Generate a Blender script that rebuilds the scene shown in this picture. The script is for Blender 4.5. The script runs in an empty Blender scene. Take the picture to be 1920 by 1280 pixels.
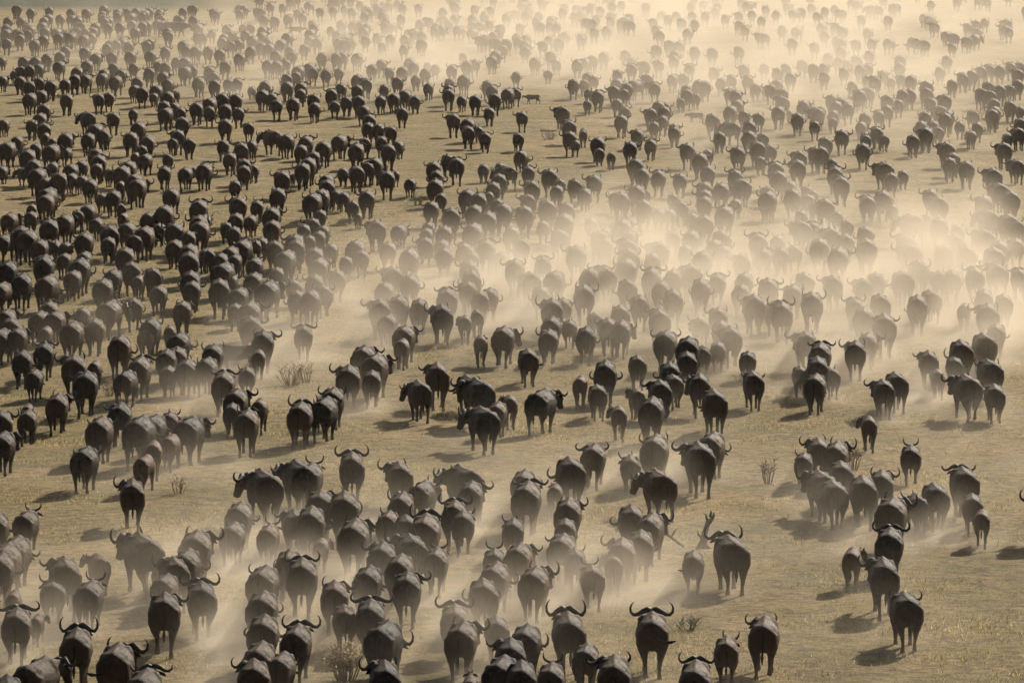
import bpy, bmesh, math, random
import numpy as np
from mathutils import Vector, Matrix

scene = bpy.context.scene
R = math.radians
# ------------------------------------------------------------------ camera
CAM_H = 19.4
FPX = 11000.0                 # focal length in pixels of a 1920 pixel wide picture
PITCH = math.atan(920.0 / FPX)
cam_data = bpy.data.cameras.new("camera")
cam_data.sensor_width = 36.0
cam_data.lens = 36.0 * FPX / 1920.0
cam_data.clip_start = 1.0
cam_data.clip_end = 6000.0
cam = bpy.data.objects.new("camera", cam_data)
scene.collection.objects.link(cam)
cam.location = (0, 0, CAM_H)
cam.rotation_euler = (R(90) - PITCH, 0, 0)
scene.camera = cam
# ------------------------------------------------------------------ sky, sun, exposure
SUN_ELEV, SUN_AZ = 27.0, 27.0          # the sun stands ahead of the camera, to the right
world = bpy.data.worlds.new("World")
scene.world = world
world.use_nodes = True
wn = world.node_tree
sky = wn.nodes.new("ShaderNodeTexSky")
sky.sky_type = 'NISHITA'
sky.sun_disc = False
sky.sun_elevation = R(SUN_ELEV)
sky.sun_rotation = R(SUN_AZ)
sky.dust_density = 3.0
wn.links.new(sky.outputs[0], wn.nodes["Background"].inputs[0])
wn.nodes["Background"].inputs[1].default_value = 0.05
sun_data = bpy.data.lights.new("sun", 'SUN')
sun_data.energy = 4.6
sun_data.angle = R(0.8)
sun_data.color = (1.0, 0.91, 0.78)
sun = bpy.data.objects.new("sun", sun_data)
scene.collection.objects.link(sun)
sdir = Vector((math.sin(R(SUN_AZ)) * math.cos(R(SUN_ELEV)), math.cos(R(SUN_AZ)) * math.cos(R(SUN_ELEV)), math.sin(R(SUN_ELEV))))
sun.rotation_euler = sdir.to_track_quat('Z', 'Y').to_euler()
sun.location = (60, 100, 80)
scene.view_settings.view_transform = 'Standard'
scene.view_settings.look = 'None'
scene.view_settings.exposure = 0.78
scene.view_settings.gamma = 1.0
scene.view_settings.use_curve_mapping = False
cy = scene.cycles
cy.volume_bounces = 2
cy.max_bounces = 5
cy.diffuse_bounces = 2
cy.volume_step_rate = 2.2
cy.volume_max_steps = 128
cy.use_denoising = True
cy.use_adaptive_sampling = True
cy.adaptive_threshold = 0.03

def ray(px, py):
    """direction through a pixel of the 1920x1280 photograph"""
    x, y, z = (px - 960) / FPX, -(py - 640) / FPX, -1.0
    c, s = math.cos(PITCH), math.sin(PITCH)
    return Vector((x, c - y * -s, -s + y * c)) if False else Vector((x, c + y * s, -s + y * c))

def at(px, py, h=0.0):
    d = ray(px, py)
    t = (CAM_H - h) / -d.z
    return Vector((d.x * t, d.y * t, h))

def tag(o, **kw):
    for k, v in kw.items():
        o[k] = v
    return o

def link(o):
    scene.collection.objects.link(o)
    return o

# ------------------------------------------------------------------ materials
def material(name):
    m = bpy.data.materials.new(name)
    m.use_nodes = True
    nt = m.node_tree
    return m, nt, nt.nodes["Principled BSDF"]

def N(nt, kind, **inputs):
    n = nt.nodes.new(kind)
    for k, v in inputs.items():
        if k.startswith('_'):
            setattr(n, k[1:], v)
        else:
            n.inputs[k.replace('__', ' ')].default_value = v
    return n

def ramp(nt, src, stops):
    r = nt.nodes.new("ShaderNodeValToRGB")
    el = r.color_ramp.elements
    while len(el) > 1:
        el.remove(el[-1])
    el[0].position, el[0].color = stops[0][0], (*stops[0][1], 1)
    for p, c in stops[1:]:
        e = el.new(p)
        e.color = (*c, 1)
    nt.links.new(src, r.inputs[0])
    return r

def mix(nt, fac, a, b, blend='MIX'):
    m = nt.nodes.new("ShaderNodeMix")
    m.data_type = 'RGBA'
    m.blend_type = blend
    for sock, v in ((m.inputs[0], fac), (m.inputs[6], a), (m.inputs[7], b)):
        if isinstance(v, (int, float)):
            sock.default_value = v
        elif isinstance(v, tuple):
            sock.default_value = (*v, 1)
        else:
            nt.links.new(v, sock)
    return m.outputs[2]

# ground: trampled pale earth, straw coloured grass, greener and browner patches
mg, nt, bs = material("trampled_grassland")
geo = nt.nodes.new("ShaderNodeNewGeometry")
def noise(scale, detail=4.0, rough=0.6, dist=0.0):
    n = N(nt, "ShaderNodeTexNoise", Scale=scale, Detail=detail, Roughness=rough, Distortion=dist)
    nt.links.new(geo.outputs["Position"], n.inputs["Vector"])
    return n.outputs["Fac"]
big = ramp(nt, noise(0.07, 7.0, 0.68, 0.8), [(0.42, (0, 0, 0)), (0.60, (1, 1, 1))])
mid = ramp(nt, noise(0.45, 6.0, 0.65, 0.4), [(0.38, (0, 0, 0)), (0.62, (1, 1, 1))])
fine = ramp(nt, noise(3.2, 6.0, 0.7), [(0.35, (0, 0, 0)), (0.66, (1, 1, 1))])
grit = ramp(nt, noise(17.0, 3.0, 0.7), [(0.40, (0, 0, 0)), (0.62, (1, 1, 1))])
earth = mix(nt, fine.outputs[0], (0.15, 0.096, 0.035), (0.53, 0.37, 0.145))
straw = mix(nt, grit.outputs[0], (0.11, 0.080, 0.020), (0.55, 0.40, 0.11))
col = mix(nt, mid.outputs[0], earth, straw)
green = mix(nt, grit.outputs[0], (0.07, 0.075, 0.02), (0.26, 0.235, 0.07))
gm = nt.nodes.new("ShaderNodeMath"); gm.operation = 'MULTIPLY'
nt.links.new(big.outputs[0], gm.inputs[0]); nt.links.new(mid.outputs[0], gm.inputs[1])
gm2 = nt.nodes.new("ShaderNodeMath"); gm2.operation = 'MULTIPLY'; gm2.inputs[1].default_value = 0.95
nt.links.new(gm.outputs[0], gm2.inputs[0])
col = mix(nt, gm2.outputs[0], col, green)
dk = ramp(nt, noise(1.5, 9.0, 0.85, 0.9), [(0.47, (0, 0, 0)), (0.57, (1, 1, 1))])
dkm = nt.nodes.new("ShaderNodeMath"); dkm.operation = 'MULTIPLY'; dkm.inputs[1].default_value = 0.78
nt.links.new(dk.outputs[0], dkm.inputs[0])
col = mix(nt, dkm.outputs[0], col, (0.085, 0.056, 0.023))
pale = ramp(nt, noise(0.16, 8.0, 0.7, 1.2), [(0.50, (0, 0, 0)), (0.68, (0.6, 0.6, 0.6))])
col = mix(nt, pale.outputs[0], col, mix(nt, fine.outputs[0], (0.30, 0.20, 0.088), (0.60, 0.43, 0.205)))
# greener pasture far beyond the herd, and a bit of it in the near corner
sep = nt.nodes.new("ShaderNodeSeparateXYZ"); nt.links.new(geo.outputs["Position"], sep.inputs[0])
mr = N(nt, "ShaderNodeMapRange"); mr.inputs[1].default_value = 705; mr.inputs[2].default_value = 735
nt.links.new(sep.outputs[1], mr.inputs[0])
mr2 = N(nt, "ShaderNodeMapRange"); mr2.inputs[1].default_value = -24; mr2.inputs[2].default_value = -42
nt.links.new(sep.outputs[0], mr2.inputs[0])
mm = nt.nodes.new("ShaderNodeMath"); mm.operation = 'MULTIPLY'
nt.links.new(mr.outputs[0], mm.inputs[0]); nt.links.new(mr2.outputs[0], mm.inputs[1])
col = mix(nt, mm.outputs[0], col, mix(nt, mid.outputs[0], (0.018, 0.030, 0.010), (0.06, 0.07, 0.025)))
nt.links.new(col, bs.inputs["Base Color"])
bs.inputs["Roughness"].default_value = 0.9
bs.inputs["Specular IOR Level"].default_value = 0.15
hsum = nt.nodes.new("ShaderNodeMath"); hsum.operation = 'MULTIPLY_ADD'; hsum.inputs[1].default_value = 0.6
nt.links.new(noise(9.0, 8.0, 0.85), hsum.inputs[0]); nt.links.new(noise(1.6, 6.0, 0.7), hsum.inputs[2])
bp = N(nt, "ShaderNodeBump", Strength=1.0, Distance=0.35)
nt.links.new(hsum.outputs[0], bp.inputs["Height"]); nt.links.new(bp.outputs[0], bs.inputs["Normal"])

def coat(name, attr):
    """dark hide with dust on the back; the tint comes from the animal itself"""
    m, nt, bs = material(name)
    if attr:
        a = nt.nodes.new("ShaderNodeAttribute"); a.attribute_name = attr; tint = a.outputs["Color"]
        tc = nt.nodes.new("ShaderNodeNewGeometry"); vec = tc.outputs["Position"]
    else:
        a = nt.nodes.new("ShaderNodeObjectInfo"); tint = a.outputs["Color"]
        tc = nt.nodes.new("ShaderNodeTexCoord"); vec = tc.outputs["Object"]
    n1 = N(nt, "ShaderNodeTexNoise", Scale=4.5, Detail=5.0, Roughness=0.65); nt.links.new(vec, n1.inputs["Vector"])
    r1 = ramp(nt, n1.outputs["Fac"], [(0.46, (0, 0, 0)), (0.66, (0.5, 0.5, 0.5))])
    g = nt.nodes.new("ShaderNodeNewGeometry")
    s = nt.nodes.new("ShaderNodeSeparateXYZ"); nt.links.new(g.outputs["Normal"], s.inputs[0])
    up = N(nt, "ShaderNodeMapRange"); up.inputs[1].default_value = 0.35; up.inputs[2].default_value = 1.0
    nt.links.new(s.outputs[2], up.inputs[0])
    mx = nt.nodes.new("ShaderNodeMath"); mx.operation = 'MULTIPLY_ADD'; mx.use_clamp = True
    mx.inputs[1].default_value = 0.07
    nt.links.new(up.outputs[0], mx.inputs[0]); nt.links.new(r1.outputs[0], mx.inputs[2])
    c = mix(nt, mx.outputs[0], tint, (0.070, 0.047, 0.028))
    nt.links.new(c, bs.inputs["Base Color"])
    bs.inputs["Roughness"].default_value = 0.60
    bs.inputs["Specular IOR Level"].default_value = 0.045
    bs.inputs["Sheen Weight"].default_value = 0.035
    bs.inputs["Sheen Roughness"].default_value = 0.25
    bs.inputs["Sheen Tint"].default_value = (1.0, 0.84, 0.66, 1)
    n2 = N(nt, "ShaderNodeTexNoise", Scale=9.0, Detail=6.0, Roughness=0.75); nt.links.new(vec, n2.inputs["Vector"])
    b = N(nt, "ShaderNodeBump", Strength=0.7, Distance=0.07)
    nt.links.new(n2.outputs["Fac"], b.inputs["Height"]); nt.links.new(b.outputs[0], bs.inputs["Normal"])
    return m
M_COAT = coat("buffalo_hide", None)
M_HERD = coat("herd_hide", "tint")
M_HORN, nt, bs = material("horn")
n = N(nt, "ShaderNodeTexNoise", Scale=9.0, Detail=4.0)
nt.links.new(ramp(nt, n.outputs["Fac"], [(0.3, (0.022, 0.018, 0.015)), (0.7, (0.06, 0.05, 0.04))]).outputs[0], bs.inputs["Base Color"])
bs.inputs["Specular IOR Level"].default_value = 0.08
bs.inputs["Roughness"].default_value = 0.62
M_HAIR, nt, bs = material("tail_hair")
bs.inputs["Base Color"].default_value = (.02, .015, .011, 1); bs.inputs["Roughness"].default_value = 0.9; bs.inputs["Specular IOR Level"].default_value = 0.05
M_WOOD, nt, bs = material("dead_wood")
tcw = nt.nodes.new("ShaderNodeTexCoord")
n = N(nt, "ShaderNodeTexNoise", Scale=12.0, Detail=5.0, Roughness=0.7); nt.links.new(tcw.outputs["Object"], n.inputs["Vector"])
nt.links.new(ramp(nt, n.outputs["Fac"], [(0.35, (0.06, 0.043, 0.028)), (0.7, (0.19, 0.14, 0.09))]).outputs[0], bs.inputs["Base Color"])
bw = N(nt, "ShaderNodeBump", Strength=0.8, Distance=0.04); nt.links.new(n.outputs["Fac"], bw.inputs["Height"]); nt.links.new(bw.outputs[0], bs.inputs["Normal"])
bs.inputs["Roughness"].default_value = 0.85
M_TWIG, nt, bs = material("dry_twig")
bs.inputs["Base Color"].default_value = (0.16, 0.11, 0.065, 1); bs.inputs["Roughness"].default_value = 0.8
M_STRAW, nt, bs = material("straw")
oi = nt.nodes.new("ShaderNodeNewGeometry")
nt.links.new(ramp(nt, oi.outputs["Random Per Island"], [(0.0, (0.06, 0.05, 0.02)), (0.5, (0.22, 0.17, 0.07)), (0.85, (0.42, 0.33, 0.15)), (1.0, (0.65, 0.55, 0.30))]).outputs[0], bs.inputs["Base Color"])
bs.inputs["Roughness"].default_value = 0.7
tr = nt.nodes.new("ShaderNodeBsdfTranslucent"); nt.links.new(bs.inputs["Base Color"].links[0].from_socket, tr.inputs[0])
ms = nt.nodes.new("ShaderNodeMixShader"); ms.inputs[0].default_value = 0.5
nt.links.new(bs.outputs[0], ms.inputs[1]); nt.links.new(tr.outputs[0], ms.inputs[2])
nt.links.new(ms.outputs[0], nt.nodes["Material Output"].inputs["Surface"])

# ------------------------------------------------------------------ ground
rng = np.random.default_rng(7)
def grid_mesh(name, xs, ys, zfun, mat):
    nx, ny = len(xs), len(ys)
    X, Y = np.meshgrid(xs, ys)
    Z = zfun(X, Y)
    v = np.stack([X.ravel(), Y.ravel(), Z.ravel()], 1)
    i = np.arange(nx - 1)[None, :] + nx * np.arange(ny - 1)[:, None]
    q = np.stack([i, i + 1, i + 1 + nx, i + nx], -1).reshape(-1, 4)
    me = bpy.data.meshes.new(name)
    me.from_pydata(v.tolist(), [], q.tolist())
    me.polygons.foreach_set("use_smooth", [True] * len(me.polygons))
    me.materials.append(mat)
    return me
def bumps(X, Y):
    z = np.zeros_like(X)
    r = np.random.default_rng(3)
    for k in range(40):
        w = 2 * math.pi / r.uniform(1.2, 9.0)
        a = r.uniform(0, 2 * math.pi); p = r.uniform(0, 6.3)
        z += 0.16 / w ** 0.5 / 40 * 1.6 * np.sin(w * (X * math.cos(a) + Y * math.sin(a)) + p) * (w ** -0.3)
    m = (np.abs(X) < 95) & (Y > 100) & (Y < 860)
    return np.where(m, np.clip(z, -0.05, 0.03), 0.0)
xs = np.concatenate([[-3000, -900, -300, -140], np.linspace(-100, 100, 260), [140, 300, 900, 3000]])
ys = np.concatenate([[-300, 0, 60], np.linspace(100, 340, 420), np.linspace(343, 860, 170), [ 1300, 2400, 5000]])
tag(link(bpy.data.objects.new("ground", grid_mesh("ground", xs, ys, bumps, mg))), kind='structure')

# dry grass standing in the open patches
def grass():
    n = 120000
    u = rng.uniform(-60, 1980, n); d = rng.uniform(122, 330, n) ** 1.0
    px = u; y = d
    x = (px - 960) / FPX * y
    # clumpy
    keep = (np.sin(x * 0.7 + 1.3 * np.sin(y * 0.13)) + np.sin(y * 0.23 + 0.9 * np.sin(x * 0.4)) + rng.normal(0, .8, n)) > 0.1
    x, y = x[keep], y[keep]; n = len(x)
    B = 3
    vs = []; 
    base = np.stack([x, y, np.full(n, -0.03)], 1)
    allv = np.zeros((n, B, 3, 3))
    for b in range(B):
        a = rng.uniform(0, 6.28, n); h = rng.uniform(.02, .09, n) * (1 + .5 * rng.random(n)); l = rng.uniform(.02, .13, n); w = rng.uniform(.006, .014, n)
        off = rng.normal(0, .07, (n, 2))
        p = base.copy(); p[:, :2] += off
        allv[:, b, 0] = p + np.stack([-w, 0 * w, 0 * w], 1)
        allv[:, b, 1] = p + np.stack([w, 0 * w, 0 * w], 1)
        allv[:, b, 2] = p + np.stack([np.cos(a) * l, np.sin(a) * l, h + .03], 1)
    v = allv.reshape(-1, 3)
    me = bpy.data.meshes.new("grass")
    me.vertices.add(len(v)); me.vertices.foreach_set("co", v.astype(np.float32).ravel())
    nf = len(v) // 3
    me.loops.add(nf * 3); me.loops.foreach_set("vertex_index", np.arange(nf * 3, dtype=np.int32))
    me.polygons.add(nf); me.polygons.foreach_set("loop_start", np.arange(nf, dtype=np.int32) * 3)
    me.update(calc_edges=True)
    me.materials.append(M_STRAW)
    o = link(bpy.data.objects.new("dry_grass", me))
    tag(o, kind='stuff', label='short dry straw coloured grass on the trampled ground', category='grass')
grass()

# ------------------------------------------------------------------ building a buffalo
def tube(bm, pts, radii, seg=10, cap=True):
    """tapered tube; radii are numbers or (across, along) pairs"""
    rings = []
    P = [Vector(p) for p in pts]
    prevx = None
    for i, p in enumerate(P):
        t = (P[min(i + 1, len(P) - 1)] - P[max(i - 1, 0)]).normalized()
        ref = Vector((1, 0, 0)) if abs(t.x) < 0.9 else Vector((0, 0, 1))
        if prevx is not None:
            ref = prevx
        xa = (ref - t * ref.dot(t)).normalized()
        ya = t.cross(xa)
        prevx = xa
        r = radii[i]
        ra, rb = r if isinstance(r, tuple) else (r, r)
        rings.append([bm.verts.new(p + xa * math.cos(k * 2 * math.pi / seg) * ra + ya * math.sin(k * 2 * math.pi / seg) * rb) for k in range(seg)])
    for a, b in zip(rings, rings[1:]):
        for k in range(seg):
            bm.faces.new((a[k], a[(k + 1) % seg], b[(k + 1) % seg], b[k]))
    if cap:
        bm.faces.new(list(reversed(rings[0]))); bm.faces.new(rings[-1])

def ball(bm, c, r, rot=0.0):
    res = bmesh.ops.create_icosphere(bm, subdivisions=2, radius=1.0)
    M = Matrix.Translation(c) @ Matrix.Rotation(rot, 4, 'X') @ Matrix.Diagonal((*r, 1))
    bmesh.ops.transform(bm, matrix=M, verts=res['verts'])

def cross_section(bm, stations, seg=16):
    """trunk: stations of (y, z centre, half width, half height, squareness of the top, x shift)"""
    rings = []
    for (y, z, w, h, top, sx) in stations:
        ring = []
        for k in range(seg):
            a = 2 * math.pi * k / seg
            cx, sz = math.cos(a), math.sin(a)
            ww = w * (1 - top * max(0, sz) ** 2)
            ring.append(bm.verts.new((sx + ww * cx, y, z + h * sz)))
        rings.append(ring)
    for a, b in zip(rings, rings[1:]):
        for k in range(seg):
            bm.faces.new((a[k], b[k], b[(k + 1) % seg], a[(k + 1) % seg]))
    bm.faces.new(rings[0]); bm.faces.new(list(reversed(rings[-1])))

VOX = 0.034
def solid(bm, name, vox=VOX, smooth=6):
    bmesh.ops.recalc_face_normals(bm, faces=bm.faces)
    me = bpy.data.meshes.new(name)
    bm.to_mesh(me); bm.free()
    o = bpy.data.objects.new(name, me); link(o)
    m = o.modifiers.new("r", 'REMESH'); m.mode = 'VOXEL'; m.voxel_size = vox; m.use_smooth_shade = True
    s = o.modifiers.new("s", 'SMOOTH'); s.factor = 0.6; s.iterations = smooth
    dg = bpy.context.evaluated_depsgraph_get()
    out = bpy.data.meshes.new_from_object(o.evaluated_get(dg), depsgraph=dg)
    bpy.data.objects.remove(o); bpy.data.meshes.remove(me)
    out.name = name
    out.polygons.foreach_set("use_smooth", [True] * len(out.polygons))
    return out

def head_frame(kind, pose):
    """where the head is and how it is turned: neck swing, head swing, drop"""
    swing = {'B': 0, 'N': 0, 'L': 17, 'R': -17, 'l': 33, 'r': -33, 'S': 0}[pose]
    up = {'B': 0.10, 'N': -0.42, 'L': -0.02, 'R': -0.02, 'l': -0.08, 'r': -0.08, 'S': -0.05}[pose]
    if kind == 'C':
        up += 0.12
    return swing, up

def make_body(kind, pose, phase, calf):
    bm = bmesh.new()
    k = 1.0
    slim = 0.84 if calf else 1.0
    belly = 0.88 if calf else 1.0
    st = [(-1.07, 1.10, .10, .12, 0, 0), (-1.01, 1.07, .27, .30, .08, 0), (-.89, 1.05, .365, .375, .14, 0), (-.70, 1.045, .405, .385, .2, 0),
          (-.45, 1.03, .405, .385, .25, 0), (-.15, .995, .435, .415, .28, 0), (.12, .985, .44, .43, .32, 0), (.38, 1.0, .41, .455, .42, 0),
          (.60, 1.03, .37, .44, .5, 0), (.80, 1.04, .30, .40, .45, 0), (.97, 1.04, .23, .34, .3, 0)]
    st = [(y, .96 + (z - .96) + (0.05 if calf else 0), w * slim, h * belly, t * .45, x) for (y, z, w, h, t, x) in st]
    cross_section(bm, st)
    # shoulder hump and spine ridge
    if not calf:
        ball(bm, (0, .58, 1.28), (.12, .36, .225)); ball(bm, (0, -.78, 1.31), (.13, .24, .14))
        for s in (-1, 1):
            ball(bm, (s * .20, -.64, 1.25), (.15, .24, .15)); ball(bm, (s * .23, .44, 1.10), (.16, .26, .34), -.2); ball(bm, (s * .30, -.86, 1.0), (.10, .16, .26))
        tube(bm, [(0, -.9, 1.37), (0, -.4, 1.385), (0, .2, 1.385), (0, .62, 1.435)], [.05, .05, .055, .055], 8)
    swing, up = head_frame(kind, pose)
    a = R(swing)
    def turn(p, piv=(0, .85, 1.05), f=1.0):
        v = Vector(p) - Vector(piv)
        v = Matrix.Rotation(a * f, 3, 'Z') @ v
        v.z += up * max(0.0, min(1.0, (v.length) / .6))
        return Vector(piv) + v
    nk = [turn((0, .8, 1.05), f=.3), turn((0, 1.05, 1.08), f=.6), turn((0, 1.28, 1.10), f=.9), turn((0, 1.42, 1.10))]
    ns = .8 if calf else 1.0
    tube(bm, nk, [(.27 * ns, .36 * ns), (.21 * ns, .29 * ns), (.17 * ns, .22 * ns), (.15 * ns, .19 * ns)], 14)
    hs = .82 if calf else 1.0
    extra = R(swing * .35)
    hb = turn((0, 1.44, 1.13))
    hd = Matrix.Rotation(a + extra, 3, 'Z')
    tilt = .95
    def hp(p):
        x, y, z = [c * hs for c in p]
        y2 = y * math.cos(tilt) + z * math.sin(tilt); z2 = -y * math.sin(tilt) + z * math.cos(tilt)
        return hb + hd @ Vector((x, y2, z2))
    tube(bm, [hp((0, -.10, 0.02)), hp((0, .04, .03)), hp((0, .20, .02)), hp((0, .34, -.02)), hp((0, .44, -.03)), hp((0, .50, -.04))],
         [(.13 * hs, .14 * hs), (.17 * hs, .17 * hs), (.145 * hs, .15 * hs), (.12 * hs, .125 * hs), (.125 * hs, .115 * hs), (.07 * hs, .06 * hs)], 12)
    for s in (-1, 1):
        ball(bm, hp((s * .13, .16, .09)), (.045 * hs,) * 3)
        ball(bm, hp((s * .06, .47, .0)), (.05 * hs,) * 3)
    # legs
    leg_h = 1.0
    for s in (-1, 1):
        f = phase * s * 0.24
        hx = .235 * slim
        lift = max(0.0, phase * s) * (.10 if abs(phase) > .5 else .02)
        tube(bm, [(s * hx * .95, -.74, 1.14), (s * hx * 1.02, -.76 + f * .15, .84), (s * hx * .94, -.74 + f * .4, .62), (s * hx * .80, -.90 + f * .75, .43 + lift * .6),
                  (s * hx * .74, -.86 + f, .24 + lift), (s * hx * .74, -.84 + f, .10 + lift)],
             [(.20 * slim, .30), (.185 * slim, .26), (.118 * slim, .155), (.068, .082), (.052, .056), (.062, .066)], 12)
        tube(bm, [(s * hx * .74, -.84 + f, .14 + lift), (s * hx * .74, -.81 + f, .065 + lift), (s * hx * .74, -.79 + f, .0 + lift * .6)], [(.058, .06), (.070, .08), (.082, .098)], 10)
        g = -phase * s * 0.22
        fx = .22 * slim
        tube(bm, [(s * fx, .60, 1.05), (s * fx * 1.05, .60 + g * .2, .74), (s * fx * .95, .62 + g * .5, .50), (s * fx * .88, .64 + g * .75, .36), (s * fx * .85, .62 + g, .16)],
             [(.17 * slim, .26), (.14 * slim, .18), (.088, .10), (.074, .078), (.055, .058)], 10)
        tube(bm, [(s * fx * .85, .62 + g, .14), (s * fx * .85, .64 + g, .065), (s * fx * .85, .66 + g, .0)], [(.058, .06), (.074, .08), (.086, .10)], 10)
    body = solid(bm, "body", VOX)
    body.materials.append(M_COAT)
    return body, hp, hs

def horn_points(style, s, rnd=0.0):
    """adult horns droop from a heavy boss, sweep out, then curl up and in; young ones are short spikes"""
    if style == 'A':
        return [(s * .03, -.03, .15), (s * .12, -.06, .17), (s * .24, -.10, .12), (s * .36, -.13, .05), (s * .46, -.12, .04), (s * .535, -.10, .11), (s * .55, -.10, .21), (s * .515, -.11, .30), (s * .45, -.13, .355)], \
               [(.075, .085), (.08, .10), (.065, .072), (.052, .055), (.044, .046), (.037, .037), (.029, .029), (.019, .019), (.006, .006)]
    if style == 'Y':
        return [(s * .07, -.03, .13), (s * .15, -.07, .14), (s * .235, -.10, .18), (s * .29, -.10, .26), (s * .30, -.09, .35), (s * .28, -.08, .43)], \
               [.042, .044, .038, .030, .020, .006]
    return [(s * .08, -.02, .12), (s * .12, -.03, .17), (s * .135, -.03, .23)], [.028, .022, .007]

def part_mesh(name, bm, mat, smooth=True):
    bmesh.ops.recalc_face_normals(bm, faces=bm.faces)
    me = bpy.data.meshes.new(name); bm.to_mesh(me); bm.free()
    me.polygons.foreach_set("use_smooth", [smooth] * len(me.polygons))
    me.materials.append(mat)
    return me

def head_parts(hp, hs, style, var=0):
    """horns and ears as meshes in the animal's own frame; the head's local z is made upright for horns"""
    tilt = .95
    def up(p):   # horn frame: undo most of the head tilt so that horns stand up
        x, y, z = p
        t = tilt * .82
        y2 = y * math.cos(t) - z * math.sin(t); z2 = y * math.sin(t) + z * math.cos(t)
        return hp((x, y2, z2))
    out = []
    for s in (-1, 1):
        pts, rad = horn_points(style, s)
        if style == 'A' and var:      # tighter, wider or shorter sweep
            wide, tall, cut = {1: (.84, .85, 9), 2: (1.08, .8, 9), 3: (.9, 1.15, 9), 4: (.95, 1.0, 7)}[var]
            pts = [(p[0] * wide, p[1], .08 + (p[2] - .08) * tall) for p in pts][:cut]
            rad = rad[:cut]
            rad = [tuple(q * (.8 if var in (1, 4) else 1) for q in r_) for r_ in rad]
            if cut < 9: rad[-1] = (.008, .008)
        bm = bmesh.new(); 
        tube(bm, [up(p) for p in pts], [r if isinstance(r, tuple) else (r, r) for r in rad], 8)
        out.append(('horn', part_mesh('horn', bm, M_HORN)))
        bm = bmesh.new()
        ear = [(s * .12, -.03, .03), (s * .20, -.06, .00), (s * .30, -.08, -.03), (s * .37, -.08, -.08)]
        tube(bm, [up(p) for p in ear], [(.03, .03), (.03, .065), (.025, .06), (.008, .012)], 8)
        out.append(('ear', part_mesh('ear', bm, M_COAT)))
    return out

def tail_mesh(kind, flick, calf):
    bm = bmesh.new()
    if flick:
        f = flick
        pts = [(0, -1.12, 1.18), (f * .05, -1.26, 1.10), (f * .18, -1.33, 1.0), (f * .32, -1.36, .96), (f * .46, -1.36, .97), (f * .58, -1.36, 1.0)]
    else:
        pts = [(0, -1.12, 1.18), (0.01, -1.22, 1.08), (0.015, -1.23, .92), (0.0, -1.21, .75), (-.01, -1.19, .60), (-.01, -1.18, .42)]
    tube(bm, pts, [.035, .028, .022, .024, .045, .012], 7)
    if calf:
        bmesh.ops.scale(bm, vec=(.9, 1, 1), verts=bm.verts)
    return part_mesh('tail', bm, M_HAIR)

LIB = {}
def library(kind, pose, phase, var=0):
    calf = kind == 'C'
    bk = ('C' if calf else 'A', pose, phase)
    if bk not in LIB:
        LIB[bk] = make_body(kind, pose, phase, calf)
    var = var if kind == 'A' else 0
    key = (kind, pose, phase, 'set', var)
    if key not in LIB:
        b, hp, hs = LIB[bk]
        LIB[key] = (b, head_parts(hp, hs, kind, var))
    return LIB[key]
TAILS = {(f, c): tail_mesh('t', f, c) for f in (0, -1, 1) for c in (False, True)}

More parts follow.
